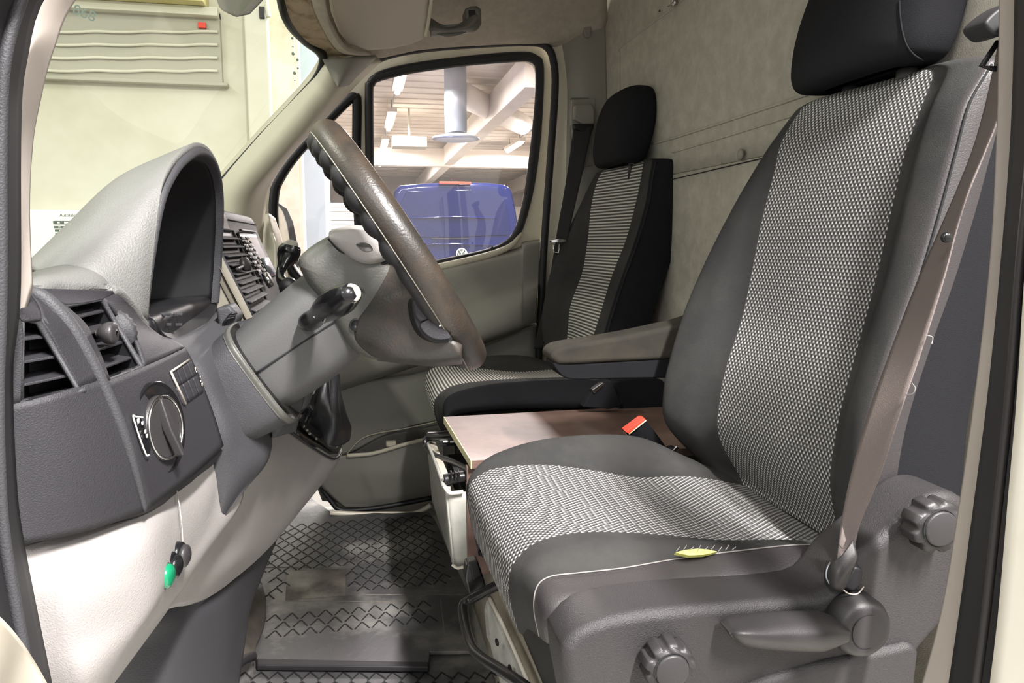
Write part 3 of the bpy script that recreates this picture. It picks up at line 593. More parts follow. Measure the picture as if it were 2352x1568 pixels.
# front pad of the dash beside the windscreen (light grey, upper left)
rows = [[(64, 628, .74), (110, 614, .76), (160, 607, .78), (205, 612, .79), (245, 632, .80), (282, 680, .80), (314, 730, .82), (328, 750, .834)],
        [(46, 646, .67), (98, 642, .685), (145, 638, .71), (190, 640, .73), (234, 650, .752), (272, 686, .782), (306, 726, .81), (329, 754, .832)],
        [(38, 664, .655), (95, 668, .665), (140, 666, .695), (180, 664, .715), (225, 664, .74), (264, 668, .765), (300, 705, .80), (332, 752, .835)],
        [(36, 672, .66), (95, 674, .672), (140, 673, .70), (180, 672, .72), (225, 672, .75), (264, 676, .775), (300, 715, .81), (332, 760, .845)]]
patch('upper_pad', [A(r) for r in rows], M['dash_top'], db, nu=40, nv=24, solid=.006, soff=1)
# dash top running under the windscreen to the passenger side
rows = [[V3((x, y, z)) for y in (1.22, 1.4, 1.6, 1.9, 2.26)] for x, z in ((-.60, .70), (-.48, .745), (-.34, .755), (-.24, .74), (-.215, .66))]
patch('top_cover', rows, M['dash_top'], db, nu=20, nv=20, solid=.006)
# driver-facing fascia: ridge (left) to right edge
rid = [(50, 668, .648), (95, 682, .648), (146, 735, .65), (190, 800, .652), (232, 880, .655), (272, 975, .66), (305, 1075, .668), (330, 1172, .68)]
fr_ = [(325, 738, .83), (345, 745, .84), (383, 780, .86), (420, 800, .875), (445, 850, .88), (478, 930, .885), (500, 985, .885), (508, 1025, .88)]
R0 = A(rid); R1 = A(fr_)
R0f = [R0[0], R0[2], R0[3], R0[4], R0[5], R0[6], R0[7]]; R1f = [at(266, 668, Y=.765), at(345, 762, Y=.835), R1[2], R1[3], R1[4], R1[5], R1[7]]
def fas(u, v, off=0.0):
    """point on the driver-facing fascia; u 0..1 ridge to right edge, v 0..1 top to bottom; off towards the driver"""
    a = cr(R0f, v*6); b = cr(R1f, v*6); p = a.lerp(b, u)
    return p + V3((1, -.25, .12)).normalized()*(off + .004*math.sin(math.pi*u))
# vent opening is cut out of the fascia as real geometry: build fascia as strips around it
def fpx(px, py):
    """fascia uv under a pixel (numeric)"""
    best = None
    for i in range(41):
        for j in range(61):
            p = fas(i/40, j/60)-CAM; z = p.dot(FW); x = 1176+F*p.dot(RT)/z; y = 784-F*p.dot(UP)/z
            d = (x-px)**2+(y-py)**2
            if best is None or d < best[0]: best = (d, i/40, j/60)
    return best[1], best[2]
VQ = [fpx(147, 703), fpx(232, 684), fpx(326, 842), fpx(246, 876)]     # vent corners
def fpatch(name, uvs, m, off=0, off2=None, n=(10, 10), par=db, **k):
    """quad patch on the fascia between four (u, v) corners"""
    a, b, c, d = uvs; rows = []
    for j in range(5):
        s = j/4; l = (a[0]+(d[0]-a[0])*s, a[1]+(d[1]-a[1])*s); r = (b[0]+(c[0]-b[0])*s, b[1]+(c[1]-b[1])*s)
        rows.append([fas(l[0]+(r[0]-l[0])*t/4, l[1]+(r[1]-l[1])*t/4, off) for t in range(5)])
    return patch(name, rows, m, par, nu=n[0], nv=n[1], **k)
fa = thing('t', 't', 't'); bpy.data.objects.remove(fa)
for nm, q in (('fascia', [(0, 0), (1, 0), VQ[1], VQ[0]]), ('fascia', [VQ[1], (1, 0), (1, VQ[2][1]), VQ[2]]), ('fascia', [(0, 0), VQ[0], VQ[3], (0, VQ[3][1])]), ('fascia', [(0, VQ[3][1]), VQ[3], VQ[2], (1, VQ[2][1])][0:4])):
    fpatch(nm, q, M['dash_dark'], solid=.003, soff=-1, n=(16, 16))
fpatch('fascia', [(0, VQ[3][1]), (1, VQ[2][1]), (1, 1), (0, 1)], M['dash_dark'], solid=.003, soff=-1, n=(20, 20))
# end face (outboard side, towards the viewer)
lft = [(26, 690, .60), (18, 760, .60), (16, 850, .60), (16, 950, .60), (22, 1050, .60), (32, 1150, .60), (45, 1248, .60)]
E0 = A(lft); E1 = R0f
def endf(u, v, off=0.0):
    a = cr(E0, v*6); b = cr(E1, v*6); p = a.lerp(b, u)
    return p + V3((.25, -1, .05)).normalized()*(off + .012*math.sin(math.pi*min(1, u*1.0)))
def epx(px, py):
    best = None
    for i in range(41):
        for j in range(61):
            p = endf(i/40, j/60)-CAM; z = p.dot(FW); x = 1176+F*p.dot(RT)/z; y = 784-F*p.dot(UP)/z
            d = (x-px)**2+(y-py)**2
            if best is None or d < best[0]: best = (d, i/40, j/60)
    return best[1], best[2]
SQ = [epx(48, 738), epx(88, 742), epx(178, 888), epx(46, 918)]
def epatch(name, uvs, m, off=0, n=(14, 14), par=db, **k):
    a, b, c, d = uvs; rows = []
    for j in range(5):
        s = j/4; l = (a[0]+(d[0]-a[0])*s, a[1]+(d[1]-a[1])*s); r = (b[0]+(c[0]-b[0])*s, b[1]+(c[1]-b[1])*s)
        rows.append([endf(l[0]+(r[0]-l[0])*t/4, l[1]+(r[1]-l[1])*t/4, off) for t in range(5)])
    return patch(name, rows, m, par, nu=n[0], nv=n[1], **k)
epatch('end_panel', [(0, 0), (1, 0), SQ[1], SQ[0]], M['dash_dark'], solid=.003, soff=-1)
epatch('end_panel', [(0, 0), SQ[0], SQ[3], (0, SQ[3][1])], M['dash_dark'], solid=.003, soff=-1)
epatch('end_panel', [SQ[1], (1, 0), (1, SQ[2][1]), SQ[2]], M['dash_dark'], solid=.003, soff=-1)
epatch('end_panel', [(0, SQ[3][1]), SQ[3], SQ[2], (1, SQ[2][1])], M['dash_dark'], solid=.003, soff=-1)
epatch('end_panel', [(0, SQ[3][1]), (1, SQ[2][1]), (1, 1), (0, 1)], M['dash_dark'], solid=.003, soff=-1, n=(20, 20))
tube('ridge', [p+V3((.001, -.001, 0)) for p in R0], [.004, .006, .007, .006, .005, .005, .004, .003], M['dash_mid'], db, n=10, seg=60)
# under edge of the dark dash (chamfer to the light panel)
low = [A([(45, 1248, .60), (180, 1215, .63), (310, 1172, .672), (335, 1170, .69), (420, 1115, .79), (500, 1050, .87), (508, 1025, .88)]),
       A([(46, 1252, .64), (180, 1225, .66), (300, 1195, .69), (330, 1185, .71), (420, 1125, .80), (490, 1070, .87), (503, 1045, .89)])]
lw = [A([(45, 1246, .612), (140, 1215, .625), (240, 1190, .65), (328, 1165, .682), (395, 1118, .77), (450, 1078, .83), (506, 1030, .885)]),
      A([(45, 1254, .64), (140, 1232, .65), (240, 1205, .67), (330, 1180, .71), (400, 1130, .78), (455, 1088, .85), (500, 1050, .90)])]
patch('lower_edge', lw, M['dash_dark'], db, nu=40, nv=6, solid=.006)
# --- vents
def vent(name, q, fn, dirn, m_frame, slats, par, depth=.05, slat_tilt=0.0):
    v = thing('x', 'x', 'x'); bpy.data.objects.remove(v)
    a, b, c, d = [fn(*k) for k in q]; dd = V3(dirn)*depth
    fr = tube(name, [a, b, c, d], .0028, m_frame, par, closed=True, smooth_path=False, n=8)
    V = [a, b, c, d, a+dd, b+dd, c+dd, d+dd]
    mesh('duct_throat', V, [(0, 1, 5, 4), (1, 2, 6, 5), (2, 3, 7, 6), (3, 0, 4, 7), (4, 5, 6, 7)], M['black'], fr, recalc=False, smooth=False)
    for i in range(slats):
        t = (i+.7)/(slats+.4); l = a.lerp(d, t)+V3(dirn)*.003; r = b.lerp(c, t)+V3(dirn)*.003
        n_ = V3(dirn)*.028+V3((0, 0, .006+slat_tilt))
        prism('slat', [l, r, r+n_, l+n_], (0, 0, -.0022), M['dash_dark'], fr, bevel=.0006)
    return fr
vf = vent('air_vent', VQ, lambda u, v: fas(u, v), (-1, .15, -.05), M['dash_mid'], 4, db)
kp = fas(*fpx(232, 770), .012)
patch('vent_knob', [[kp+V3((-.002, s*.004*k, c*.004*k+.0)) for s, c in ((math.sin(a), math.cos(a)) for a in [i*math.pi/4 for i in range(8)])] if False else [kp+V3((x, math.sin(a)*r*1.1, math.cos(a)*r)) for a in [i*math.pi/4 for i in range(8)]] for k, x, r in ((0, -.014, .003), (0, -.008, .0085), (0, -.002, .010), (0, .001, .008), (0, .002, .002))], M['knob'], vf, nu=24, nv=14, closed=True, caps=True)
ve = vent('side_vent', SQ, lambda u, v: endf(u, v), (-.25, 1, -.05), M['dash_mid'], 3, db, depth=.04)
tube('vent_surround', [endf(*epx(*p), .001) for p in ((22, 738), (90, 733), (110, 750), (185, 880), (178, 905), (22, 942), (19, 850))], .0022, M['dash_mid'], db, closed=True, n=8, seg=80)
# thumb wheel
tw = fas(*fpx(295, 762), -.004)
lathe('thumb_wheel', tw+V3((-.008, -.003, 0)), (.3, 1, .1), [(-.004, .022), (.004, .022)], M['dash_mid'], db, n=40, lobes=20, ldepth=.06)
# seam lines
tube('panel_line', [fas(*fpx(x, y), .0006) for x, y in ((300, 800), (352, 860), (392, 950), (430, 1035), (441, 1052))], .0009, M['dash_mid'], db, n=6, seg=40)
# switch bank
q = [fpx(382, 856), fpx(430, 828), fpx(458, 900), fpx(414, 934)]
sb = fpatch('switch_bank', q, M['gloss_black'], off=.002, solid=.003, soff=1)
for i in range(4):
    for j in range(2):
        u0, u1, v0, v1 = i/4+.01, (i+1)/4-.01, j/2+.01, (j+1)/2-.01
        def bl(u, v): return tuple((q[0][k]*(1-u)+q[1][k]*u)*(1-v)+(q[3][k]*(1-u)+q[2][k]*u)*v for k in (0, 1))
        fpatch('rocker_switch', [bl(u0, v0), bl(u1, v0), bl(u1, v1), bl(u0, v1)], M['dash_dark'], off=.0045, solid=.002, soff=1, n=(6, 6), par=sb)
tube('switch_frame', [fas(*fpx(x, y), .005) for x, y in ((424, 828), (381, 857), (388, 872), (416, 932))], .0013, M['taupe'], sb, n=6, smooth_path=False)
for i, (x, y) in enumerate(((437, 846), (442, 855), (446, 865), (448, 873), (452, 884))):
    p = fas(*fpx(x, y), .006); box('switch_mark', p, (.001, .0035, .004 if i in (0, 4) else .0015), M['taupe'], sb, bevel=0)
# headlight switch
hc = fas(*fpx(364, 983), .001); ax = V3((1, -.25, .12)).normalized()
hs = lathe('headlight_switch', hc, ax, [(-.004, .044), (.002, .044), (.003, .042), (.001, .039)], M['gloss_black'], db, n=48)
lathe('dial', hc, ax, [(.0, .031), (.005, .030), (.007, .027), (.007, .025)], M['knob'], hs, n=40)
tube('dial_ring', [hc+ax*.007+(ax.orthogonal().normalized()*math.cos(a)+ax.cross(ax.orthogonal().normalized())*math.sin(a))*.029 for a in [i*math.pi/12 for i in range(24)]], .0014, M['chrome'], hs, closed=True, n=6)
g0 = hc+ax*.014; up_ = V3((-.30, .05, .95)).normalized()
prism('dial_grip', [g0+up_*.029+V3((0, .003, 0)), g0+V3((0, .009, 0)), g0-up_*.029+V3((0, .003, 0)), g0-up_*.029-V3((0, .003, 0)), g0-V3((0, .009, 0)), g0+up_*.029-V3((0, .003, 0))], -ax*.009, M['knob'], hs, bevel=.002)
sd = ax.cross(up_).normalized()
for an in (-70, -45, -15, 10, 35, 100): 
    r_ = math.radians(an); p = hc+ax*.0035+(up_*math.cos(r_)+sd*math.sin(r_))*.0385
    box('dial_mark', p, (.001, .004, .003), M['white_mark'], hs, bevel=0)
# small fog / level switch slot
sl = [fas(*fpx(x, y), .002) for x, y in ((300, 955), (312, 960), (336, 1030), (333, 1047), (318, 1040), (292, 968))]
ls_ = prism('level_switch', sl, ax*.003, M['gloss_black'], db, bevel=.0015)
tube('switch_edge', [fas(*fpx(x, y), .006) for x, y in ((313, 958), (300, 956), (293, 966), (318, 1038), (325, 1046))], .0007, M['white_mark'], ls_, n=6, seg=30)
for x, y, s in ((306, 970, .004), (310, 978, .003), (318, 996, .003), (325, 1003, .003)):
    box('switch_mark', fas(*fpx(x, y), .0065), (.001, s, s), M['white_mark'], ls_, bevel=0)
# --- light grey lower panel
rows = [[(46, 1252, .62), (150, 1222, .64), (300, 1185, .685), (400, 1125, .78), (470, 1075, .86), (500, 1048, .90), (560, 1040, .95)],
        [(60, 1340, .60), (160, 1300, .61), (330, 1240, .66), (410, 1180, .77), (480, 1140, .86), (510, 1110, .91), (560, 1100, .95)],
        [(75, 1430, .60), (170, 1380, .60), (342, 1310, .655), (410, 1270, .75), (450, 1250, .82), (500, 1200, .89), (552, 1160, .95)],
        [(92, 1510, .60), (180, 1470, .60), (335, 1400, .65), (375, 1370, .70), (410, 1350, .76), (440, 1320, .82), (475, 1270, .90)],
        [(110, 1590, .61), (190, 1560, .60), (270, 1510, .63), (300, 1490, .67), (335, 1450, .72), (360, 1425, .78), (390, 1395, .86)],
        [(130, 1680, .63), (180, 1660, .62), (210, 1630, .63), (225, 1610, .66), (245, 1590, .70), (265, 1565, .75), (280, 1545, .82)]]
lp = patch('lower_panel', [A(r) for r in rows], M['dash_light'], db, nu=50, nv=50, solid=.006, soff=1)
tube('panel_joint', A([(402, 1108, .785), (412, 1160, .765), (418, 1210, .757), (420, 1250, .752)]), .0005, M['taupe'], lp, n=6)
# push buttons
for i, (x, y, Y_, mm) in enumerate(((371, 1322, .700, M['green']), (390, 1300, .722, M['gloss_black']), (410, 1276, .745, M['knob']))):
    p = at(x, y, Y=Y_); ax2 = V3((1, -.16, -.05)).normalized()
    b_ = lathe('push_button', p+ax2*(-.004), ax2, [(0, .0140), (.006, .0135), (.008, .0120)], M['gloss_black'], db, n=28)
    if i == 0: b_['label'] = 'round push button with a green lens'
    lathe('button_lens', p+ax2*.004, ax2, [(0, .0115), (.004, .0105), (.006, .007)], mm, b_, n=24)
# --- dark knee panel right of the fascia (ends in a sharp tip)
rows = [[(384, 779, .87), (420, 770, .92), (470, 745, 1.0), (500, 712, 1.10), (520, 700, 1.16)],
        [(440, 848, .882), (470, 830, .90), (510, 790, .97), (545, 755, 1.02), (556, 765, 1.06)],
        [(478, 925, .887), (505, 910, .90), (545, 890, .95), (582, 860, 1.0), (590, 870, 1.04)],
        [(502, 985, .887), (530, 980, .90), (570, 965, .94), (607, 945, .98), (618, 955, 1.02)],
        [(506, 1030, .887), (535, 1030, .90), (575, 1020, .93), (610, 1000, .97), (625, 1005, 1.0)],
        [(488, 1090, .89), (530, 1080, .90), (570, 1070, .92), (605, 1060, .95), (614, 1062, .97)],
        [(494, 1160, .90), (515, 1150, .90), (535, 1140, .91), (552, 1130, .925), (560, 1128, .93)],
        [(496, 1206, .905), (500, 1203, .905), (504, 1200, .906), (508, 1196, .907), (510, 1195, .908)]]
kn = patch('knee_panel', [A(r) for r in rows], M['dash_mid'], db, nu=30, nv=50, solid=.005, soff=1)
rows = [[(538, 742, 1.02), (575, 730, 1.02), (620, 712, 1.02)], [(556, 800, 1.0), (600, 790, .985), (650, 780, 1.0)], [(590, 880, .98), (625, 875, .965), (690, 855, .99)], [(612, 960, .97), (640, 945, .96), (700, 905, .99)], [(625, 1005, .99), (650, 985, .98), (690, 950, 1.0)], [(600, 1010, 1.02), (630, 1005, 1.02), (680, 990, 1.03)]]
patch('column_surround', [A(r) for r in rows], M['dash_mid'], db, nu=20, nv=30, solid=.005, soff=1)
prism('cup_slot', A([(494, 708), (528, 700), (548, 728), (540, 748), (505, 770)], 1.02), (0, .05, 0), M['dash_mid'], db, bevel=.005)
for k in range(3): tube('slot_rib', A([(512+k*5, 745-k*7, 1.015), (522+k*5, 733-k*6, 1.012), (538+k*3, 728-k*5, 1.015)]), .0018, M['black'], db, n=6)
# ================================================================ centre stack
cs = thing('centre_console', 'grey centre stack with tall slatted air vent and radio beyond the instrument hood', 'console', at(560, 620, Y=1.4))
prof = [(440, 505), (480, 488), (506, 482), (520, 496), (530, 525), (545, 560), (570, 610), (594, 657), (614, 697), (632, 735), (652, 790), (665, 850)]
def sp(py, Y, off=0.0):
    """point on the stack face: py is the pixel row of the profile at Y=1.43"""
    px = interp(prof[2:], py); a = at(px, py, Y=1.43); return V3((a.x+off*.9, Y, a.z+off*.4))
rows = []
for (px, py) in prof:
    a = at(px, py, Y=1.43); rows.append([V3((a.x-.03, 1.165, a.z-.01)), V3((a.x-.005, 1.17, a.z)), V3((a.x, 1.185, a.z)), V3((a.x, 1.43, a.z)), V3((a.x, 1.75, a.z)), V3((a.x-.01, 1.82, a.z-.004)), V3((a.x-.06, 1.86, a.z-.02))])
patch('stack_body', rows, [M['dash_mid'], M['stack_beige'], M['dash_dark']], cs, nu=70, nv=70, cols=[1, 1, 1, 2, 0, 0], solid=.01, soff=1)
cq = [sp(531, 1.20, .003), sp(531, 1.415, .003), sp(696, 1.415, .003), sp(696, 1.20, .003)]
cv = tube('air_vent', cq, .003, M['dash_mid'], cs, closed=True, smooth_path=False, n=8)
patch('vent_back', [[sp(y, Y, .0015) for Y in (1.2, 1.27, 1.34, 1.415)] for y in (531, 580, 640, 696)], M['black'], cv, nu=10, nv=10, solid=.001)
for i in range(9):
    y = 531+(i+.75)*165/9.3; l = sp(y, 1.203, .002); r = sp(y, 1.412, .002); d = V3((.013, 0, -.004))
    prism('slat', [l, r, r+d, l+d], (0, 0, -.002), M['dash_dark'], cv, bevel=.0005)
kk = sp(611, 1.29, .014)
lathe('vent_knob', kk, (1, -.5, .3), [(-.006, .004), (.0, .011), (.006, .012), (.009, .008)], M['knob'], cv, n=20)
tube('knob_stem', [sp(616, 1.22, .012), sp(613, 1.28, .014)], .003, M['knob'], cv, n=8)
tube('gap_line', [sp(505, Y, .001) for Y in (1.43, 1.6, 1.8)], .0014, M['seam'], cs, n=6)
rd = patch('radio', [[sp(y, Y, .003) for Y in (1.47, 1.55, 1.65, 1.73)] for y in (535, 570, 605, 650)], M['gloss_black'], cs, nu=12, nv=12, solid=.003, soff=1)
patch('radio_slot', [[sp(y, Y, .006) for Y in (1.50, 1.6, 1.72)] for y in (527, 531)], M['black'], cs, nu=8, nv=4, solid=.003, soff=1)
for i in range(9):
    for j in range(3):
        patch('radio_button', [[sp(y, Y, .007) for Y in (1.48+j*.035, 1.505+j*.035)] for y in (545+i*10, 551+i*10)], M['white_mark'] if (i+j) % 2 == 0 else M['dash_mid'], rd, nu=3, nv=3, solid=.002, soff=1)
patch('radio_display', [[sp(y, Y, .007) for Y in (1.60, 1.72)] for y in (600, 640)], M['gal'], rd, nu=3, nv=3, solid=.002, soff=1)
lathe('radio_knob', sp(652, 1.50, .006), (.9, 0, .4), [(0, .016), (.01, .015), (.012, .012)], M['chrome'], rd, n=20)
# ================================================================ steering column
nx = V3((.84, 0, .543)).normalized(); wv = V3((-.543, 0, .84)).normalized()
C0 = (at(730, 283, Y=1.0)+at(1095, 838, Y=1.0))/2
nx = V3((-(at(730, 283, Y=1.0)-at(1095, 838, Y=1.0)).z*-1, 0, 0)); tv = (at(730, 283, Y=1.0)-at(1095, 838, Y=1.0)); RW = tv.length/2; wv = tv.normalized(); nx = V3((wv.z, 0, -wv.x))
sc_ = thing('steering_column', 'dark plastic steering column shroud with two control stalks', 'steering column', C0-nx*.2)
def loft(name, secs, m, par, n=36, nv=30, **k):
    """secs: (a, w_centre, s_centre, half_w, half_s, power) in the wheel frame"""
    rows = []
    for (a, wc, sc2, hw, hs_, pw) in secs:
        r = []
        for i in range(16):
            t = 2*math.pi*i/16; c, s = math.cos(t), math.sin(t); e = 2/pw
            r.append(C0+nx*a+wv*(wc+hw*math.copysign(abs(c)**e, c))+V3((0, sc2+hs_*math.copysign(abs(s)**e, s), 0)))
        rows.append(r)
    return patch(name, rows, m, par, nu=n*2, nv=nv, closed=True, caps=True, **k)
loft('column_base', [(-.34, -.035, 0, .06, .08, 3.2), (-.275, -.037, 0, .066, .085, 3.4), (-.235, -.037, 0, .070, .085, 3.6), (-.232, -.037, 0, .066, .08, 3.6)], M['dash_mid'], sc_)
loft('column_lip', [(-.238, -.037, 0, .071, .086, 3.6), (-.232, -.037, 0, .073, .087, 3.6), (-.229, -.037, 0, .070, .084, 3.6)], M['hub'], sc_, nv=8)
loft('column_shroud', [(-.26, -.034, 0, .055, .068, 3.0), (-.19, -.03, 0, .062, .072, 3.0), (-.13, -.025, 0, .064, .072, 3.0), (-.10, -.02, 0, .058, .066, 3)], M['shroud'], sc_)
tube('shroud_joint', [C0+nx*a+wv*(-.028)+V3((0, -.0725, 0)) for a in (-.23, -.16, -.11)], .0012, M['seam'], sc_, n=6)
st = tube('turn_stalk', A([(700, 745, .935), (712, 738, .90), (730, 725, .875), (755, 706, .845), (780, 690, .81), (798, 678, .79), (808, 672, .78)]), [.008, .0135, .0125, .0175, .0185, .015, .0115], M['gloss_black'], sc_, n=20, seg=50, flat=(V3((0, 0, 1)), .85))
lathe('stalk_end', at(807, 673, Y=.781), at(820, 660, Y=.76)-at(800, 680, Y=.80), [(-.004, .0112), (.001, .0100), (.0015, .0078), (.0005, .0060)], M['grey_trim'], st, n=24)
tube('stalk_ring', [at(742+6*math.cos(a)*1.0-0, 716+24*math.sin(a), Y=.842-.012*math.cos(a)) for a in [i*math.pi/6 for i in range(12)]], .0008, M['dash_light'], st, closed=True, n=6)
for x, y in ((722, 716), (729, 711), (724, 726), (732, 722)): box('stalk_mark', at(x, y, Y=.848), (.004, .001, .002), M['white_mark'], st, bevel=0, rot=Matrix.Rotation(-.6, 3, 'Y'))
lathe('stalk_knurl', at(770, 700, Y=.815), (0, -1, .15), [(0, .012), (.008, .010)], M['black'], st, n=20)
s2 = tube('wiper_stalk', A([(665, 662, 1.06), (660, 655, 1.09), (648, 645, 1.12), (645, 625, 1.14), (652, 605, 1.15), (660, 590, 1.16), (666, 572, 1.165), (668, 562, 1.165)]), [.008, .010, .008, .0065, .009, .0155, .0165, .013], M['gloss_black'], sc_, n=18, seg=50)
lathe('stalk_end', at(668, 562, Y=1.165), (.1, -.5, .9), [(-.004, .012), (.003, .010), (.004, .006)], M['grey_trim'], s2, n=20)
lathe('stalk_boot', at(663, 657, Y=1.055), (0, 1, .1), [(-.012, .012), (.012, .011)], M['black'], sc_, n=20)
# ================================================================ steering wheel
sw = thing('steering_wheel', 'worn dark leather steering wheel with a deep grey hub', 'steering wheel', C0)
rt_ = .0195; Rr = RW-rt_
def rimp(a, k=0, r=None): return C0+(wv*math.cos(a)+V3((0, -1, 0))*math.sin(a))*(r or Rr)+nx*k
tube('rim', [rimp(i*math.pi/16) for i in range(32)], rt_, M['wheel'], sw, n=24, seg=200, closed=True, smooth_path=True)
gn = 240; pts = []; rr = []
for i in range(gn):
    a = 2*math.pi*i/gn; near = min(1, max(0, math.cos(a)+.2)*4)
    pts.append(rimp(a, -.0105-.0015*math.sin(a*30)*near, Rr-.003)); rr.append(.0150+.0014*math.sin(a*30)*near)
tube('finger_grip', pts, rr, M['rubber'], sw, n=14, closed=True, smooth_path=False)
tube('rim_stitch', [rimp(i*math.pi/16, -.0145, Rr+.0125) for i in range(32)], .0009, M['grey_trim'], sw, n=6, seg=200, closed=True)
hubpx = [(684, 604), (697, 580), (752, 543), (800, 532), (855, 533), (890, 553), (903, 590), (935, 640), (960, 690), (955, 760), (920, 815), (868, 827), (815, 806), (785, 770), (745, 700), (705, 648)]
H = spl(A(hubpx, .945), 64, True); hcx = sum((p for p in H), V3())/len(H)
def ring(k, Y): return [V3((hcx.x+(p.x-hcx.x)*k, Y, hcx.z+(p.z-hcx.z)*k)) for p in H[::3]]
patch('hub', [ring(.02, .909), ring(.35, .911), ring(.70, .915), ring(.88, .922), ring(.97, .934), ring(1.0, .955), ring(1.02, 1.0), ring(1.0, 1.05), ring(.95, 1.07), ring(.8, 1.08)], M['hub'], sw, nu=80, nv=40, closed=True, caps=True)
cov = spl(A([(756, 545), (785, 531), (815, 527), (850, 532), (882, 548), (899, 575), (901, 592), (880, 600), (850, 607), (820, 600), (790, 580)], .94), 44, True)
cc = sum((p for p in cov), V3())/len(cov)
def cring(k, Y, dz=0): return [V3((cc.x+(p.x-cc.x)*k, Y, cc.z+(p.z-cc.z)*k+dz)) for p in cov[::2]]
patch('airbag_cover', [cring(.25, .901), cring(.45, .902), cring(.75, .905), cring(.92, .910), cring(.99, .916), cring(1.0, .93), cring(1.05, 1.0, .006), cring(1.0, 1.07), cring(.8, 1.085)], M['dash_light'], sw, nu=60, nv=30, closed=True, caps=True)
tube('cover_gap', [p+V3((0, -.022, 0)) for p in A([(757, 547, .938), (785, 577, .938), (820, 602, .938), (850, 610, .938), (880, 603, .938), (900, 594, .938)])], .0022, M['black'], sw, n=8, seg=40)
def spoke(sg):
    Yf = lambda Y: Y if sg < 0 else 2.0-Y
    rows = [[(900, 585, .93), (918, 605, .89), (940, 622, .862), (962, 640, .848)],
            [(880, 640, .915), (915, 655, .885), (950, 672, .862), (990, 690, .85)],
            [(850, 690, .912), (890, 695, .885), (935, 700, .868), (975, 720, .862)],
            [(820, 740, .912), (880, 750, .885), (940, 752, .872), (965, 760, .868)],
            [(815, 780, .918), (880, 795, .888), (960, 790, .870), (1040, 788, .852)],
            [(850, 815, .925), (910, 824, .895), (990, 826, .875), (1060, 822, .86)],
            [(868, 828, .95), (930, 836, .93), (1000, 842, .915), (1062, 836, .905)]]
    P = [A(r) for r in rows]
    if sg > 0: P = [[V3((p.x, 2.0-p.y, p.z)) for p in r] for r in P]
    return patch('spoke', P, M['hub_dark'], sw, nu=30, nv=50, solid=.02, soff=1 if sg < 0 else -1)
spoke(-1); spoke(1)
prism('switch_recess', spl(A([(946, 690), (958, 682), (985, 697), (1010, 727), (1040, 775), (1030, 786), (1000, 786), (970, 768), (952, 735)], .853), 40, True), (-.004, .016, -.003), M['black'], sw, bevel=.003)
prism('wheel_button', spl(A([(950, 692), (962, 688), (985, 702), (996, 720), (972, 738), (957, 728), (951, 710)], .848), 28, True), (-.002, .012, -.002), M['dash_dark'], sw, bevel=.003)
wb = prism('wheel_button', spl(A([(966, 745), (990, 730), (1002, 726), (1020, 748), (1036, 772), (1028, 779), (1000, 779), (976, 765)], .848), 28, True), (-.002, .012, -.002), M['dash_dark'], sw, bevel=.003)
tube('phone_mark', A([(1006, 737, .845), (1012, 740, .845), (1013, 746, .845), (1009, 749, .845)]), .0009, M['white_mark'], wb, n=6)
lathe('hub_dimple', at(818, 746, Y=.912), (0, -1, 0), [(0, .008), (.001, .0075), (-.002, .004)], M['black'], sw, n=20)
# bottom joint between hub and rim
tube('lower_spoke', [C0-wv*.08-nx*.06, C0-wv*.13-nx*.03, C0-wv*(Rr-.01)-nx*.004], [.03, .026, .018], M['hub_dark'], sw, n=14, flat=(V3((0, 1, 0)), 1.9))
# ================================================================ seats
def seat_back(par, Ls, ILs, IRs, Rs, Ys, zs, thick, mats, uvw=None, name='backrest', topdrop=.03, bulge=.02, fat=1.25):
    """rows are height levels; columns: inner rear, inner edge, insert edges, outer seam, outer rear, rear face"""
    YL, YIL, YIR, YR = Ys; rows = []
    for i, z in enumerate(zs):
        l, il, ir, r = onlevel(Ls, YL, z), onlevel(ILs, YIL, z), onlevel(IRs, YIR, z), onlevel(Rs, YR, z)
        t = i/(len(zs)-1); th = thick*(fat-.42*t*(fat > 1.1))*(.80 if i == len(zs)-1 else .93 if i == len(zs)-2 else 1)
        mid = (il+ir)/2+V3((.004, 0, 0)); rear = V3((th, 0, 0))
        lm = l.lerp(il, .45)+V3((-.008, 0, 0)); rm = ir.lerp(r, .5)+V3((-.008, 0, 0))
        rows.append([l+V3((.02, .014, 0)), l, lm, il, mid, ir, rm, r, r+V3((.015, -.010, 0)), r+V3((.05, -.014, 0)), r+rear+V3((-.015, -.008, 0)), r+rear+V3((0, .02, 0)), (l+r)/2+rear+V3((.012, 0, 0)), l+rear+V3((0, -.02, 0)), l+rear+V3((-.015, .008, 0)), l+V3((.06, .018, 0))])
    # cap rows (rounded top)
    top = rows[-1]; c = sum(top, V3())/len(top)
    rows.append([c+(p-c)*.90+V3((.004, 0, topdrop*.5)) for p in top]); rows.append([c+(p-c)*.62+V3((.006, 0, topdrop*.8)) for p in top]); rows.append([c+(p-c)*.1+V3((.006, 0, topdrop*.9)) for p in top])
    b = rows[0]; cb = sum(b, V3())/len(b); rows.insert(0, [cb+(p-cb)*.85+V3((0, 0, -.02)) for p in b]); rows.insert(0, [cb+(p-cb)*.2+V3((0, 0, -.03)) for p in b])
    #   0..15 spans: insert = spans 3,4
    cols = [0, 0, 0, 1, 1, 0, 0, 2, 2, 3, 3, 3, 3, 3, 0, 0]
    return rows, patch(name, rows, mats, par, nu=128, nv=90, closed=True, cols=cols, refcol=4)
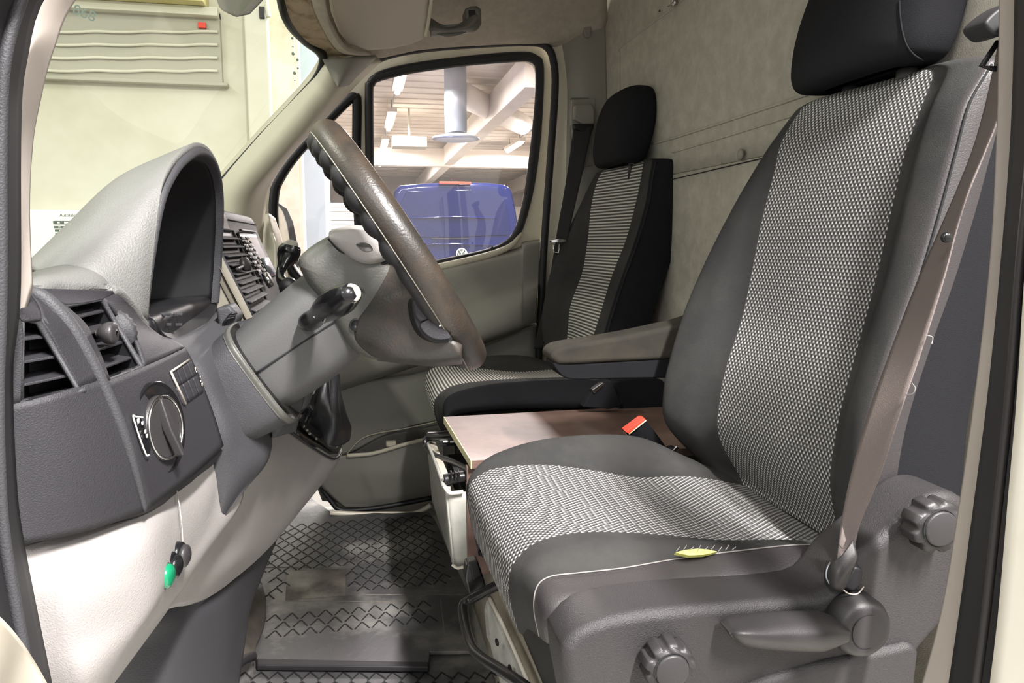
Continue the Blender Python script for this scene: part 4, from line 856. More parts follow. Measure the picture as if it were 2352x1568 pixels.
# ---------------------------------------------------------------- driver seat
ds = thing('driver_seat', 'driver seat with worn dark bolsters, woven dotted grey centre and adjuster knobs, nearest the viewer', 'seat', at(1600, 1560, Y=1.0))
zs = [.43, .50, .56, .62, .70, .78, .86, .93, .985, 1.03]
dL = [(1890, 236), (1828, 275), (1768, 340), (1715, 420), (1660, 520), (1612, 620), (1565, 735), (1532, 850), (1520, 930), (1535, 990), (1575, 1040), (1640, 1080)]
dIL = [(1850, 240), (1800, 305), (1772, 420), (1746, 520), (1724, 640), (1716, 700), (1690, 765), (1660, 870), (1647, 960), (1652, 1010), (1700, 1095)]
dIR = [(2140, 185), (2120, 240), (2090, 310), (2060, 420), (2032, 560), (2000, 690), (1966, 810), (1925, 960), (1905, 1100), (1925, 1240)]
dR = [(2240, 175), (2205, 235), (2183, 310), (2150, 440), (2115, 560), (2075, 690), (2030, 810), (1990, 940), (1960, 1080), (1950, 1230)]
rows, bk = seat_back(ds, dL, dIL, dIR, dR, (1.22, 1.13, .87, .79), zs, .13, [M['fab_dark'], M['check'], M['leather'], M['fab_black']])
# outer seam with stitches, and the cross seam
def lvl(poly, Y, z, off=V3((-.002, -.004, 0))): return onlevel(poly, Y, z)+off
tube('backrest_piping', [lvl(dR, .79, z, V3((.006, -.009, 0))) for z in zs[1:]], .0016, M['seam'], bk, n=6, seg=60)
cz = [at(1722, 695, Y=1.13)+V3((-.002, 0, 0)), at(1800, 693, Y=1.06)+V3((.0, 0, 0)), at(1990, 716, Y=.87)+V3((-.002, 0, 0))]
# headrest
hd = patch('headrest', [[V3((cx_+px_*sx, 1.02+py_*sy*.93, zz)) for px_, py_ in ((1, .0), (.96, .6), (.72, .9), (.2, 1.0), (-.5, .97), (-.85, .72), (-1, .3), (-1, -.3), (-.85, -.72), (-.5, -.97), (.2, -1.0), (.72, -.9), (.96, -.6))] for zz, sx, sy, cx_ in
     ((1.062, .012, .09, .735), (1.064, .042, .138, .735), (1.085, .054, .156, .735), (1.13, .060, .160, .742), (1.18, .060, .156, .752), (1.23, .052, .146, .762), (1.262, .036, .12, .768), (1.27, .01, .06, .77))], M['fab_black'], ds, nu=90, nv=60, closed=True, caps=True)
tube('headrest_seam', [onobj(hd, x, y) for x, y in ((2066, 2), (2068, 40), (2076, 85), (2092, 118), (2120, 138), (2160, 146), (2178, 140))], .0012, M['seam'], hd, n=6)
for s in (-1, 1):
    lathe('headrest_post', (.755, 1.0+s*.06, 1.0), (0, 0, 1), [(0, .006), (.08, .006)], M['chrome'], ds, n=12)
    lathe('post_guide', (.748, 1.0+s*.06, 1.04), (0, 0, 1), [(0, .016), (.018, .015), (.021, .012)], M['knob'], ds, n=20)
# cushion: stations front-bottom to rear; columns inner -> outer
st = [
 [(1100, 1250, 1.17), (1086, 1220, 1.12), (1190, 1448, .88), (1238, 1462, .80), (1280, 1480, .765)],
 [(1082, 1165, 1.18), (1076, 1165, 1.12), (1172, 1385, .88), (1226, 1400, .80), (1283, 1455, .76)],
 [(1082, 1118, 1.18), (1074, 1125, 1.12), (1168, 1330, .88), (1232, 1350, .80), (1300, 1432, .755)],
 [(1100, 1072, 1.19), (1090, 1098, 1.12), (1184, 1285, .88), (1262, 1325, .80), (1345, 1412, .755)],
 [(1150, 1038, 1.20), (1140, 1074, 1.12), (1240, 1240, .88), (1330, 1316, .80), (1420, 1398, .755)],
 [(1240, 1010, 1.20), (1250, 1066, 1.12), (1350, 1220, .88), (1430, 1305, .80), (1500, 1385, .755)],
 [(1360, 998, 1.20), (1370, 1080, 1.12), (1500, 1225, .88), (1560, 1283, .80), (1610, 1376, .755)],
 [(1470, 1004, 1.20), (1465, 1095, 1.12), (1640, 1238, .88), (1700, 1265, .80), (1740, 1366, .755)],
 [(1570, 1046, 1.20), (1570, 1092, 1.12), (1780, 1246, .88), (1830, 1252, .80), (1860, 1345, .755)],
 [(1660, 1088, 1.20), (1680, 1108, 1.12), (1920, 1250, .88), (1918, 1256, .80), (1915, 1305, .76)],
 [(1760, 1120, 1.20), (1800, 1140, 1.12), (2020, 1268, .88), (2010, 1266, .80), (1985, 1310, .77)],
 [(1850, 1150, 1.20), (1900, 1180, 1.12), (2110, 1300, .88), (2100, 1300, .80), (2080, 1340, .77)]]
rows = []
for r in st:
    P = A(r); i_, a, b, s, sb_ = P
    m = (a+b)/2+V3((0, 0, -.004)); zb = min(sb_.z, i_.z)-.03
    rows.append([V3((i_.x+.01, i_.y+.015, max(zb, i_.z-.06))), V3((i_.x, i_.y+.005, i_.z-.02)), i_, i_.lerp(a, .5)+V3((0, 0, .008)), a, m, b, b.lerp(s, .5)+V3((0, 0, .006)), s, s.lerp(sb_, .5)+V3((-.004, -.012, .004)), sb_, V3((sb_.x+.01, .80, sb_.z-.02)), V3((sb_.x+.02, 1.0, sb_.z-.03))])
cu_ = patch('cushion', rows, [M['fab_dark'], M['check'], M['leather']], ds, nu=110, nv=110, closed=True, cols=[0, 0, 0, 0, 1, 1, 0, 0, 2, 2, 2, 0, 0], refcol=5)
tube('cushion_piping', [V3((p.x, p.y-.001, p.z+.001)) for p in [r[8] for r in rows]], .0009, M['thread'], cu_, n=6, seg=80)
# seam across the cushion
cs_ = [rows[7][4], rows[7][4].lerp(rows[8][5], .5), rows[8][5].lerp(rows[8][6], .4), rows[8][6].lerp(rows[9][6], .1)]
# tear with yellow foam
tr = A([(1548, 1272, .795), (1570, 1266, .797), (1600, 1263, .80), (1622, 1265, .80), (1645, 1270, .797), (1615, 1277, .79), (1580, 1279, .788)]); prism('foam_tear', [p+V3((0, -.004, .004)) for p in tr], (0, .006, -.006), M['foam'], cu_, bevel=.001)
for i in range(9): 
    x = 1550+i*16; tube('torn_thread', [at(x, 1270-2*(i % 3), Y=.79)+V3((0, -.004, .004)), at(x+6, 1262-4*(i % 2), Y=.793)+V3((0, -.006, .006))], .0005, M['thread'], cu_, n=5)
# side valance
vo = [(1284, 1500), (1290, 1460), (1335, 1420), (1440, 1392), (1600, 1376), (1760, 1364), (1868, 1348), (1905, 1320), (1940, 1275), (2010, 1215), (2090, 1145), (2135, 1122), (2175, 1124), (2207, 1150), (2216, 1200), (2202, 1270), (2180, 1340), (2140, 1420), (2090, 1480), (2060, 1560), (2040, 1700), (1900, 1760), (1600, 1790), (1380, 1760), (1310, 1640)]
vp = spl(A(vo, .715), 120, True)
vc = sum(vp, V3())/len(vp)
def vr(k, Y): 
    out_ = []
    for i, p in enumerate(vp[::2]):
        a_ = vp[(2*i+2) % len(vp)]; b_ = vp[(2*i-2) % len(vp)]; t_ = (a_-b_).normalized(); n_ = V3((t_.z, 0, -t_.x))
        if (p+n_*.01-vc).length < (p-vc).length: n_ = -n_
        out_.append(V3((p.x, Y, p.z))-n_*k)
    return out_
va = prism('side_valance', [V3((p.x, .6975, p.z)) for p in vr(.0, .6975)], (0, .08, 0), M['valance'], ds, bevel=.013, bseg=6)
prism('lower_cover', A([(1560, 1640), (1760, 1560), (1900, 1520), (2000, 1500), (2100, 1476), (2116, 1500), (2100, 1640)], .69), (0, .03, 0), M['valance'], ds, bevel=.01)
# height knob, recline lever, lumbar knob
def star_knob(px, py, Y, r, nm, n_=9):
    c = at(px, py, Y=Y)
    k = lathe(nm, c, (-.05, -1, 0), [(-.022, r*.9), (-.018, r), (0, r), (.006, r*.93)], M['knob'], ds, n=144, lobes=n_, ldepth=.16)
    lathe('knob_cap', c, (-.05, -1, 0), [(.004, r*.66), (.0095, r*.64), (.0105, r*.58)], M['knob'], k, n=48)
    tube('cap_groove', [c+V3((-.0003, -.0068, 0))+V3((math.cos(a)*r*.68, 0, math.sin(a)*r*.68)) for a in [i*math.pi/12 for i in range(24)]], .0008, M['seam'], k, closed=True, n=6)
    return k
star_knob(1538, 1532, .672, .0275, 'height_knob')
star_knob(2150, 1208, .668, .030, 'backrest_knob', 8)
lc = at(1992, 1450, Y=.668)
lathe('lever_boss', lc+V3((0, .012, 0)), (-.05, -1, 0), [(-.02, .034), (.0, .034), (.008, .031), (.012, .027), (.013, .022)], M['knob'], ds, n=64)
tube('boss_groove', [lc+V3((0, -.0008, 0))+V3((math.cos(a)*.0185, 0, math.sin(a)*.0195)) for a in [i*math.pi/12 for i in range(24)]], .0006, M['seam'], ds, closed=True, n=6)
rows = [[(1672, 1448, .672), (1676, 1456, .668), (1684, 1466, .672)], [(1700, 1436, .668), (1705, 1460, .658), (1715, 1484, .668)], [(1770, 1429, .668), (1775, 1466, .655), (1790, 1494, .668)], [(1870, 1424, .668), (1870, 1466, .655), (1880, 1497, .668)], [(1915, 1428, .668), (1920, 1460, .657), (1912, 1490, .668)], [(1950, 1445, .668), (1955, 1460, .662), (1945, 1475, .668)]]
P = [A(r) for r in rows]; patch('recline_lever', [[r[0], r[1], r[2], r[2]+V3((0, .02, 0)), r[0]+V3((0, .02, 0))] for r in P], M['knob'], ds, nu=40, nv=40, closed=True, caps=True)
# armrest on the inner side of the driver backrest
ar = [(1268, 822), (1262, 812), (1272, 800), (1330, 790), (1450, 770), (1562, 745), (1620, 735), (1620, 868), (1520, 868), (1400, 870), (1310, 870), (1285, 852)]
P = spl(A([(1266, 818), (1285, 797), (1350, 785), (1450, 768), (1562, 744), (1640, 730), (1640, 820), (1540, 826), (1420, 832), (1310, 838), (1280, 836)], 1.28), 44, True)
prism('armrest_pad', P, (0, .075, 0), mat('arm_fab', (58, 56, 52), .95, bump=.6, bscale=1200, c2=(72, 68, 60), vscale=8, spec=.1), ds, bevel=.014, bseg=5)
prism('armrest_base', spl(A([(1272, 832), (1310, 836), (1430, 830), (1550, 822), (1640, 818), (1640, 872), (1520, 868), (1400, 870), (1312, 871), (1284, 856)], 1.286), 40, True), (0, .062, 0), M['fab_black'], ds, bevel=.008)
# seat box below the cushion
box('seat_base', (.40, .99, .30), (.36, .36, .12), M['black_metal'], ds, bevel=.01)
# ---------------------------------------------------------------- passenger seat
ps = thing('passenger_seat', 'far passenger seat with striped light grey centre and black headrest', 'seat', at(1300, 1000, Y=1.95))
pL = [(1412, 371), (1375, 395), (1342, 450), (1312, 515), (1280, 580), (1256, 650), (1243, 740), (1250, 790), (1262, 830)]
pIL = [(1395, 375), (1379, 400), (1360, 450), (1350, 550), (1342, 615), (1322, 660), (1308, 710), (1302, 790), (1300, 840)]
pIR = [(1478, 370), (1472, 410), (1462, 460), (1438, 550), (1408, 625), (1385, 700), (1362, 775), (1350, 830)]
pR = [(1500, 362), (1492, 400), (1484, 460), (1466, 530), (1440, 600), (1412, 680), (1385, 770), (1372, 830)]
zs = [.52, .58, .65, .74, .83, .92, .98, 1.02]
rows_p, bp_ = seat_back(ps, pL, pIL, pIR, pR, (2.15, 2.07, 1.83, 1.76), zs, .125, [M['fab_dark'], M['stripe'], M['fab_black'], M['fab_black']], topdrop=.02, fat=.92)
tube('backrest_piping', [onlevel(pR, 1.76, z)+V3((.006, -.009, 0)) for z in zs[1:]], .0018, M['seam'], bp_, n=6, seg=60)
patch('headrest', [[V3((cx_+px_*sx, 1.955+py_*sy, zz)) for px_, py_ in ((1, .0), (.96, .6), (.72, .9), (.2, 1.0), (-.5, .97), (-.85, .72), (-1, .3), (-1, -.3), (-.85, -.72), (-.5, -.97), (.2, -1.0), (.72, -.9), (.96, -.6))] for zz, sx, sy, cx_ in
     ((1.030, .012, .07, .685), (1.036, .040, .112, .685), (1.065, .052, .128, .688), (1.11, .056, .133, .695), (1.16, .056, .13, .703), (1.20, .048, .118, .710), (1.222, .034, .095, .714), (1.228, .01, .05, .716))], M['fab_black'], ps, nu=80, nv=50, closed=True, caps=True)
for s in (-1, 1):
    lathe('headrest_post', (.70, 1.955+s*.055, .99), (0, 0, 1), [(0, .006), (.06, .006)], M['knob'], ps, n=12)
    lathe('post_guide', (.70, 1.955+s*.055, 1.03), (0, 0, 1), [(0, .014), (.014, .013)], M['grey_trim'], ps, n=16)
stp = [
 [(1040, 985, 2.12), (1010, 975, 2.06), (1022, 1010, 1.84), (1036, 1012, 1.79), (1045, 1020, 1.77)],
 [(1000, 905, 2.14), (983, 915, 2.07), (1000, 960, 1.84), (1020, 965, 1.785), (1030, 985, 1.765)],
 [(992, 868, 2.15), (976, 878, 2.08), (996, 925, 1.84), (1018, 930, 1.785), (1030, 958, 1.76)],
 [(1003, 845, 2.15), (986, 850, 2.08), (1012, 900, 1.84), (1034, 908, 1.785), (1045, 945, 1.76)],
 [(1035, 826, 2.16), (1020, 840, 2.08), (1050, 882, 1.84), (1075, 893, 1.785), (1085, 938, 1.76)],
 [(1110, 817, 2.16), (1100, 845, 2.08), (1130, 872, 1.84), (1150, 880, 1.785), (1160, 932, 1.76)],
 [(1200, 816, 2.16), (1190, 853, 2.08), (1240, 868, 1.84), (1250, 874, 1.785), (1255, 930, 1.76)],
 [(1255, 830, 2.16), (1270, 848, 2.08), (1340, 866, 1.84), (1350, 872, 1.785), (1350, 930, 1.76)],
 [(1290, 845, 2.16), (1330, 855, 2.08), (1400, 870, 1.84), (1400, 880, 1.785), (1400, 930, 1.77)]]
rows = []
for r in stp:
    i_, a, b, s, sb_ = A(r); m = (a+b)/2+V3((0, 0, -.002))
    rows.append([V3((i_.x+.01, i_.y+.012, i_.z-.07)), V3((i_.x, i_.y+.004, i_.z-.02)), i_, i_.lerp(a, .5)+V3((0, 0, .006)), a, m, b, b.lerp(s, .5)+V3((0, 0, .004)), s, s.lerp(sb_, .5)+V3((-.002, -.008, 0)), sb_, V3((sb_.x+.01, 1.80, sb_.z-.02)), V3((sb_.x+.02, 1.95, sb_.z-.02))])
cp = patch('cushion', rows, [M['fab_dark'], M['stripe'], M['fab_black']], ps, nu=90, nv=70, closed=True, cols=[0, 0, 0, 0, 1, 1, 0, 0, 2, 2, 2, 0, 0], refcol=5)
box('seat_base', (.40, 1.98, .26), (.36, .28, .13), M['black_metal'], ps, bevel=.01)
# ================================================================ gear console, footwell
gc = thing('gear_console', 'light grey console with black gear lever gaiter below the steering column', 'gear console', at(700, 1100, Y=1.3))
rows = [[(622, 955, 1.10), (665, 990, 1.16), (712, 1023, 1.22), (757, 1050, 1.29), (782, 1048, 1.36), (786, 1020, 1.5)],
        [(618, 1040, 1.06), (650, 1052, 1.13), (695, 1068, 1.2), (740, 1080, 1.27), (764, 1080, 1.34), (775, 1060, 1.45)],
        [(560, 1120, 1.0), (600, 1135, 1.08), (645, 1152, 1.15), (680, 1160, 1.22), (700, 1160, 1.29), (712, 1140, 1.4)],
        [(496, 1206, .95), (535, 1222, 1.02), (580, 1236, 1.1), (612, 1242, 1.17), (634, 1240, 1.24), (648, 1220, 1.35)],
        [(440, 1300, .90), (485, 1305, .97), (525, 1305, 1.04), (556, 1298, 1.12), (585, 1290, 1.2), (600, 1270, 1.3)],
        [(380, 1400, .87), (425, 1388, .93), (460, 1380, 1.0), (495, 1362, 1.07), (528, 1338, 1.15), (545, 1320, 1.25)]]
patch('console_shell', [A(r) for r in rows], M['dash_light'], gc, nu=40, nv=40, solid=.005, soff=1)
rows = [[(300, 1360, .86), (400, 1392, .95), (462, 1378, 1.03), (520, 1345, 1.12), (580, 1292, 1.22), (640, 1230, 1.3)],
        [(300, 1430, .86), (385, 1430, .93), (450, 1420, .99), (510, 1400, 1.08), (570, 1370, 1.2), (600, 1330, 1.3)],
        [(270, 1500, .86), (340, 1500, .90), (420, 1500, .95), (490, 1490, 1.04), (545, 1450, 1.16), (575, 1400, 1.3)],
        [(230, 1620, .85), (320, 1620, .88), (400, 1620, .92), (470, 1600, 1.0), (520, 1560, 1.12), (560, 1500, 1.3)],
        [(200, 1720, .85), (300, 1720, .87), (390, 1720, .9), (460, 1700, .98), (510, 1660, 1.1), (545, 1600, 1.3)]]
fw = tag(patch('footwell_liner', [A(r) for r in rows], M['dash_mid'], nu=40, nv=40, solid=.006, soff=1), 'dark grey moulded footwell liner under the dashboard', 'liner')
prism('gear_plate', A([(628, 950, 1.11), (668, 962, 1.16), (704, 985, 1.3), (786, 1000, 1.5), (785, 1030, 1.40), (776, 1045, 1.34), (757, 1046, 1.29), (700, 1010, 1.2)]), (0, 0, .008), M['gloss_black'], gc, bevel=.003)
tube('plate_edge', A([(628, 957, 1.105), (700, 1015, 1.195), (757, 1051, 1.285), (775, 1050, 1.33), (784, 1036, 1.38)]), .002, M['dash_dark'], gc, n=6)
tube('gaiter_frame', A([(676, 960, 1.18), (706, 990, 1.21), (738, 1016, 1.26), (764, 1034, 1.31), (782, 1020, 1.38)]), .003, M['gloss_black'], gc, n=8)
for i, (x, y) in enumerate(((681, 969), (698, 983), (706, 992), (712, 1000), (727, 1011))): lathe('gear_mark', at(x, y, Y=1.20)+V3((0, -.004, .004)), (0, -1, .6), [(0, .0022), (.001, .0022)], M['grey_trim'], gc, n=8)
M['gaiter'] = mat('gaiter', (34, 34, 38), .38, bump=.5, bscale=60, spec=.6)
gs = []
for (x, y, Y_, rx, ry) in ((738, 1012, 1.34, .046, .05), (742, 985, 1.34, .046, .05), (745, 950, 1.34, .036, .042), (748, 905, 1.35, .026, .032), (752, 868, 1.36, .022, .024), (755, 855, 1.36, .018, .02)):
    c = at(x, y, Y=Y_); gs.append([c+V3((math.cos(a)*rx*(1+.10*math.sin(5*a+y*.02)), math.sin(a)*ry*(1+.10*math.cos(4*a+y*.03)), .004*math.sin(3*a))) for a in [i*math.pi/8 for i in range(16)]])
patch('gaiter', gs, M['gaiter'], gc, nu=64, nv=40, closed=True, caps=True)
rows = []
for (x, y, Y_, r_) in ((753, 868, 1.36, .019), (756, 845, 1.37, .022), (762, 820, 1.38, .027), (768, 795, 1.39, .030), (772, 765, 1.4, .028), (772, 745, 1.4, .018), (772, 740, 1.4, .004)):
    c = at(x, y, Y=Y_); rows.append([c+V3((math.cos(a)*r_, math.sin(a)*r_, 0)) for a in [i*math.pi/6 for i in range(12)]])
patch('gear_knob', rows, M['knob'], gc, nu=36, nv=30, closed=True, caps=True)
tube('gaiter_stitch', A([(756, 862, 1.333), (757, 890, 1.322), (760, 930, 1.31), (766, 980, 1.30), (768, 1010, 1.295)]), .0012, M['dash_mid'], gc, n=6)
# fold of the gaiter at the left
tube('gaiter_fold', A([(692, 945, 1.30), (706, 930, 1.28), (716, 936, 1.28), (712, 952, 1.29)]), .006, M['gaiter'], gc, n=10)
# height adjuster lever and ignition housing under the column
il = thing('column_lever', 'short chrome edged lever sticking out under the steering column', 'lever', at(745, 840, Y=1.1))
tube('lever_arm', A([(700, 862, 1.08), (725, 852, 1.08), (760, 840, 1.08), (776, 835, 1.08)]), [.007, .0065, .006, .005], M['gloss_black'], il, n=12)
tube('lever_edge', A([(712, 852, 1.072), (735, 842, 1.072), (765, 829, 1.072), (778, 829, 1.072), (780, 835, 1.072), (770, 841, 1.072)]), .0022, M['chrome'], il, n=8)
ig = thing('lock_housing', 'dark rounded ignition housing with a small white sticker below the column', 'housing', at(670, 900, Y=1.12))
prism('housing_body', spl(A([(640, 880), (690, 862), (712, 868), (718, 900), (705, 935), (670, 952), (630, 950), (610, 920)], 1.10), 40, True), (0, .07, 0), M['dash_mid'], ig, bevel=.012)
prism('sticker', A([(664, 897), (676, 890), (680, 912), (674, 916), (659, 917)], 1.0985), (0, .001, 0), M['white_mark'], ig, bevel=0)
prism('housing_flap', A([(712, 868), (738, 862), (722, 905), (708, 915), (716, 890)], 1.16), (0, .02, 0), M['dash_light'], ig, bevel=.004)
# ---------------------------------------------------------------- floor covering
M['mat_rub'] = mat('mat_rub', (72, 71, 72), .42, bump=.3, bscale=60, c2=(150, 147, 142), vscale=4, vdet=10, vlo=.5, vhi=.72, spec=.5)
M['mat_line'] = mat('mat_line', (30, 30, 31), .7)
M['mat_worn'] = mat('mat_worn', (92, 88, 84), .45, c2=(132, 126, 116), vscale=18, vdet=8)
fm = thing('floor_mat', 'grey rubber floor mat with pressed chevron pattern and dusty worn patches', 'floor mat', at(800, 1400, Z=0))
def fl(px, py, z=.012): return at(px, py, Z=z)
mo = [(582, 1480), (590, 1530), (985, 1538), (987, 1504), (1092, 1503), (1080, 1430), (1076, 1372), (1060, 1335), (1030, 1270), (1000, 1200), (985, 1180), (900, 1184), (760, 1180), (690, 1130), (560, 1200), (560, 1300), (573, 1312), (600, 1345), (611, 1385), (606, 1430)]
prism('mat_sheet', [fl(x, y, .005) for x, y in mo], (0, 0, .008), M['mat_rub'], fm, bevel=.002)
def rib_mesh(name, segs, m, par, w=.0014, h=.0012, z0=.0128):
    V = []; Fc = []
    for a, b in segs:
        d = (b-a); n = V3((-d.y, d.x, 0)).normalized()*w; b0 = len(V)
        for p in (a-n, a+n, b+n, b-n): V += [V3((p.x, p.y, z0+getattr(rib_mesh, 'dz', 0))), V3((p.x, p.y, z0+h+getattr(rib_mesh, 'dz', 0)))]
        Fc += [(b0+1, b0+3, b0+5, b0+7), (b0, b0+2, b0+3, b0+1), (b0+2, b0+4, b0+5, b0+3), (b0+4, b0+6, b0+7, b0+5), (b0+6, b0, b0+1, b0+7)]
    return mesh(name, V, Fc, m, par, smooth=False)
segs = []
def chev(px0, px1, py0, py1, sx, sy, skip=None, cols_=None):
    """grid of chevrons in floor coordinates between two pixel rows"""
    y0 = fl(800, py1).y; y1 = fl(800, py0).y; nrow = max(2, int(round((y1-y0)/sy)))
    for r in range(nrow):
        y = y0+(r+.5)*(y1-y0)/nrow; pyr = None
        lo, hi = py0, py1
        for _ in range(30):
            m_ = (lo+hi)/2
            if fl(800, m_).y > y: lo = m_
            else: hi = m_
        xa_ = fl(px0(lo), lo).x; xb_ = fl(px1(lo), lo).x; x = xa_+(sx/2 if r % 2 else 0)
        while x < xb_:
            if not (skip and skip(x, y)):
                segs.append((V3((x-sx*.42, y-sy*.40, 0)), V3((x-.001, y+sy*.40, 0)))); segs.append((V3((x+.001, y+sy*.40, 0)), V3((x+sx*.42, y-sy*.40, 0))))
            x += sx
wx0, wy0 = fl(660, 1310).x, fl(660, 1310).y; wx1, wy1 = fl(800, 1310).x, fl(800, 1380).y
chev(lambda y: 640-(y-1190)*.35, lambda y: 985+(y-1190)*.36, 1195, 1300, .036, .030)
chev(lambda y: 620, lambda y: 1020+(y-1300)*.3, 1300, 1362, .036, .030, skip=lambda x, y: fl(655, 1340).x < x < fl(800, 1340).x or x < fl(618, 1340).x)
chev(lambda y: 634, lambda y: 992, 1395, 1450, .036, .034)
rib_mesh('mat_pattern', segs, M['mat_line'], fm)
rib_mesh('mat_border', [(fl(600, 1304), fl(790, 1302)), (fl(800, 1366), fl(1068, 1366)), (fl(655, 1380), fl(950, 1384)), (fl(1012, 1378), fl(1022, 1460))], M['mat_worn'], fm, w=.001)
prism('worn_patch', [fl(x, y, .0132) for x, y in ((660, 1312), (795, 1306), (792, 1368), (655, 1378))], (0, 0, .0006), M['mat_worn'], fm, bevel=0)
prism('mat_lip', [fl(590, 1524, .004), fl(985, 1532, .004), fl(985, 1544, .004), fl(590, 1540, .004)], (0, 0, .012), M['rubber'], fm, bevel=.003)
# lower mat of the driver footwell
lm = thing('floor_mat', 'lower rubber floor mat at the bottom edge, tucked under the big mat', 'floor mat', at(830, 1560, Z=0))
prism('mat_sheet', [at(x, y, Z=-.008) for x, y in ((520, 1490), (1075, 1496), (1100, 1510), (1128, 1540), (1145, 1600), (1150, 1700), (480, 1700))], (0, 0, .008), M['mat_rub'], lm, bevel=.003)
segs = []
for r in range(5):
    for c in range(16):
        p = at(560+c*38+(19 if r % 2 else 0), 1552+r*22, Z=0)
        segs.append((p+V3((-.016, -.012, 0)), p+V3((0, .012, 0)))); segs.append((p+V3((0, .012, 0)), p+V3((.016, -.012, 0))))
rib_mesh.dz = -.0125; rib_mesh('mat_pattern', segs, M['mat_line'], lm)
# moulded side strip at the left of the mats
M['worn_brown'] = mat('worn_brown', (92, 86, 78), .4, c2=(70, 66, 62), vscale=10)
rows = [[(572, 1310, 1.72), (590, 1330, 1.74), (604, 1345, 1.76)], [(573, 1350, 1.62), (600, 1370, 1.64), (612, 1385, 1.66)], [(562, 1410, 1.52), (592, 1425, 1.55), (608, 1435, 1.58)], [(545, 1460, 1.42), (570, 1470, 1.45), (590, 1480, 1.48)], [(535, 1510, 1.38), (560, 1505, 1.40), (584, 1500, 1.43)], [(500, 1580, 1.25), (520, 1560, 1.3), (560, 1530, 1.38)]]
tag(patch('arch_edge', [A(r) for r in rows], M['worn_brown'], nu=14, nv=40, solid=.006, soff=1), 'worn brownish moulded edge curving beside the floor mat', 'trim')
tag(tube('mat_rim', A([(480, 1600, 1.2), (520, 1550, 1.28), (555, 1518, 1.35), (580, 1507, 1.42)]), .009, M['rubber']), 'grey rubber rim curving in from the bottom left beside the lower mat', 'rim')
# ---------------------------------------------------------------- seat platform
pf = struct(prism('trim_17', [V3((.235, .70, -.1)), V3((.235, 2.2, -.1)), V3((.235, 2.2, .19)), V3((.235, .70, .19))], (.5, 0, 0), mat('cream_plat', (186, 178, 160), .5, c2=(150, 140, 124), vscale=6), bevel=.012), 'cream painted seat platform')
# metal seat box of the passenger side
sx_ = thing('seat_box', 'pale grey metal seat box with open top beside the floor mat', 'seat box', (.2, 1.55, .2))
F0 = [at(1021, 1118, Y=1.36), at(980, 1010, Y=1.76), at(992, 1150, Y=1.80), at(1039, 1295, Y=1.36)]
prism('front_plate', F0, (.012, 0, 0), M['steel_paint'], sx_, bevel=.003)
mt = at(1021, 1118, Y=1.36)
rows = [[(1018, 1112, 1.37), (1030, 1128, 1.358), (1050, 1132, 1.355), (1070, 1130, 1.355), (1110, 1128, 1.355)], [(1036, 1290, 1.37), (1045, 1298, 1.358), (1056, 1302, 1.355), (1072, 1300, 1.355), (1110, 1298, 1.355)]]
patch('side_plate', [A(r) for r in rows], M['steel_paint'], sx_, nu=24, nv=10, solid=.006, soff=1)
tube('plate_flange', A([(1020, 1116, 1.352), (1032, 1131, 1.348), (1050, 1131, 1.348), (1064, 1129, 1.348)]), .004, M['paint_white'], sx_, n=8)
tube('plate_flange', A([(1038, 1296, 1.352), (1050, 1304, 1.348), (1064, 1302, 1.348)]), .003, M['paint_white'], sx_, n=8)
prism('box_rim', A([(980, 1010, 1.76), (1000, 1013, 1.75), (1035, 1100, 1.38), (1021, 1118, 1.36)]), (0, 0, -.006), M['paint_white'], sx_, bevel=.002)
tube('front_edge', A([(980, 1012, 1.752), (1000, 1062, 1.52), (1019, 1115, 1.355)]), .004, M['steel_paint'], sx_, n=8)
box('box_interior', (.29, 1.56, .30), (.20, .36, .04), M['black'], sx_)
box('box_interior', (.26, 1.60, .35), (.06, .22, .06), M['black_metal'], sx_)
tube('cross_rod', A([(1020, 1102, 1.37), (1050, 1096, 1.37), (1090, 1090, 1.37)]), .011, M['black_metal'], sx_, n=12)
tube('cross_rod', A([(980, 1002, 1.74), (1010, 1000, 1.74), (1060, 992, 1.74)]), .011, M['black_metal'], sx_, n=12)
for i in range(3): box('rod_clip', at(1036+i*9, 1092, Y=1.355), (.003, .012, .018), M['black'], sx_, bevel=.001)
prism('latch_plate', A([(1008, 1012), (1062, 1004), (1064, 1022), (1010, 1026)], 1.6), (0, .01, 0), M['black_metal'], sx_, bevel=.002)
for x in (1024, 1040): box('latch_mark', at(x, 1014, Y=1.597), (.012, .002, .004), M['white_mark'], sx_, bevel=0)
tube('slide_bar', A([(1075, 1001, 1.60), (1020, 1004, 1.66), (986, 1004, 1.72), (976, 1012, 1.72), (981, 1028, 1.70), (1000, 1046, 1.60), (1040, 1060, 1.5), (1078, 1078, 1.40), (1095, 1086, 1.38)]), .0065, M['black_metal'], sx_, n=12, seg=80)
# ---------------------------------------------------------------- wooden board table between the seats
wb_ = thing('wooden_box', 'dark brown laminated board box with pale cut front edge between the seats', 'box', at(1200, 1000, Y=1.5))
top = [at(1083, 1046, Y=1.335), at(1020, 940, Y=1.70), at(1540, 934, Y=1.72), at(1700, 1046, Y=1.335)]
zt = sum(p.z for p in top)/4; top = [V3((p.x, p.y, zt)) for p in top]
prism('lid', top, (0, 0, -.016), M['wood'], wb_, bevel=.0008)
a, b = top[0], top[1]; d_ = V3((-.0015, 0, 0))
prism('cut_edge', [a+d_, b+d_, b+d_+V3((0, 0, -.016)), a+d_+V3((0, 0, -.016))], (.002, 0, 0), M['wood_edge'], wb_, bevel=.0004)
xp = at(1072, 1100, Y=1.35).x
box('side_board', ((xp+.62)/2, 1.358, (zt-.016+.19)/2), (.62-xp, .016, zt-.016-.19), M['wood'], wb_, bevel=.001)
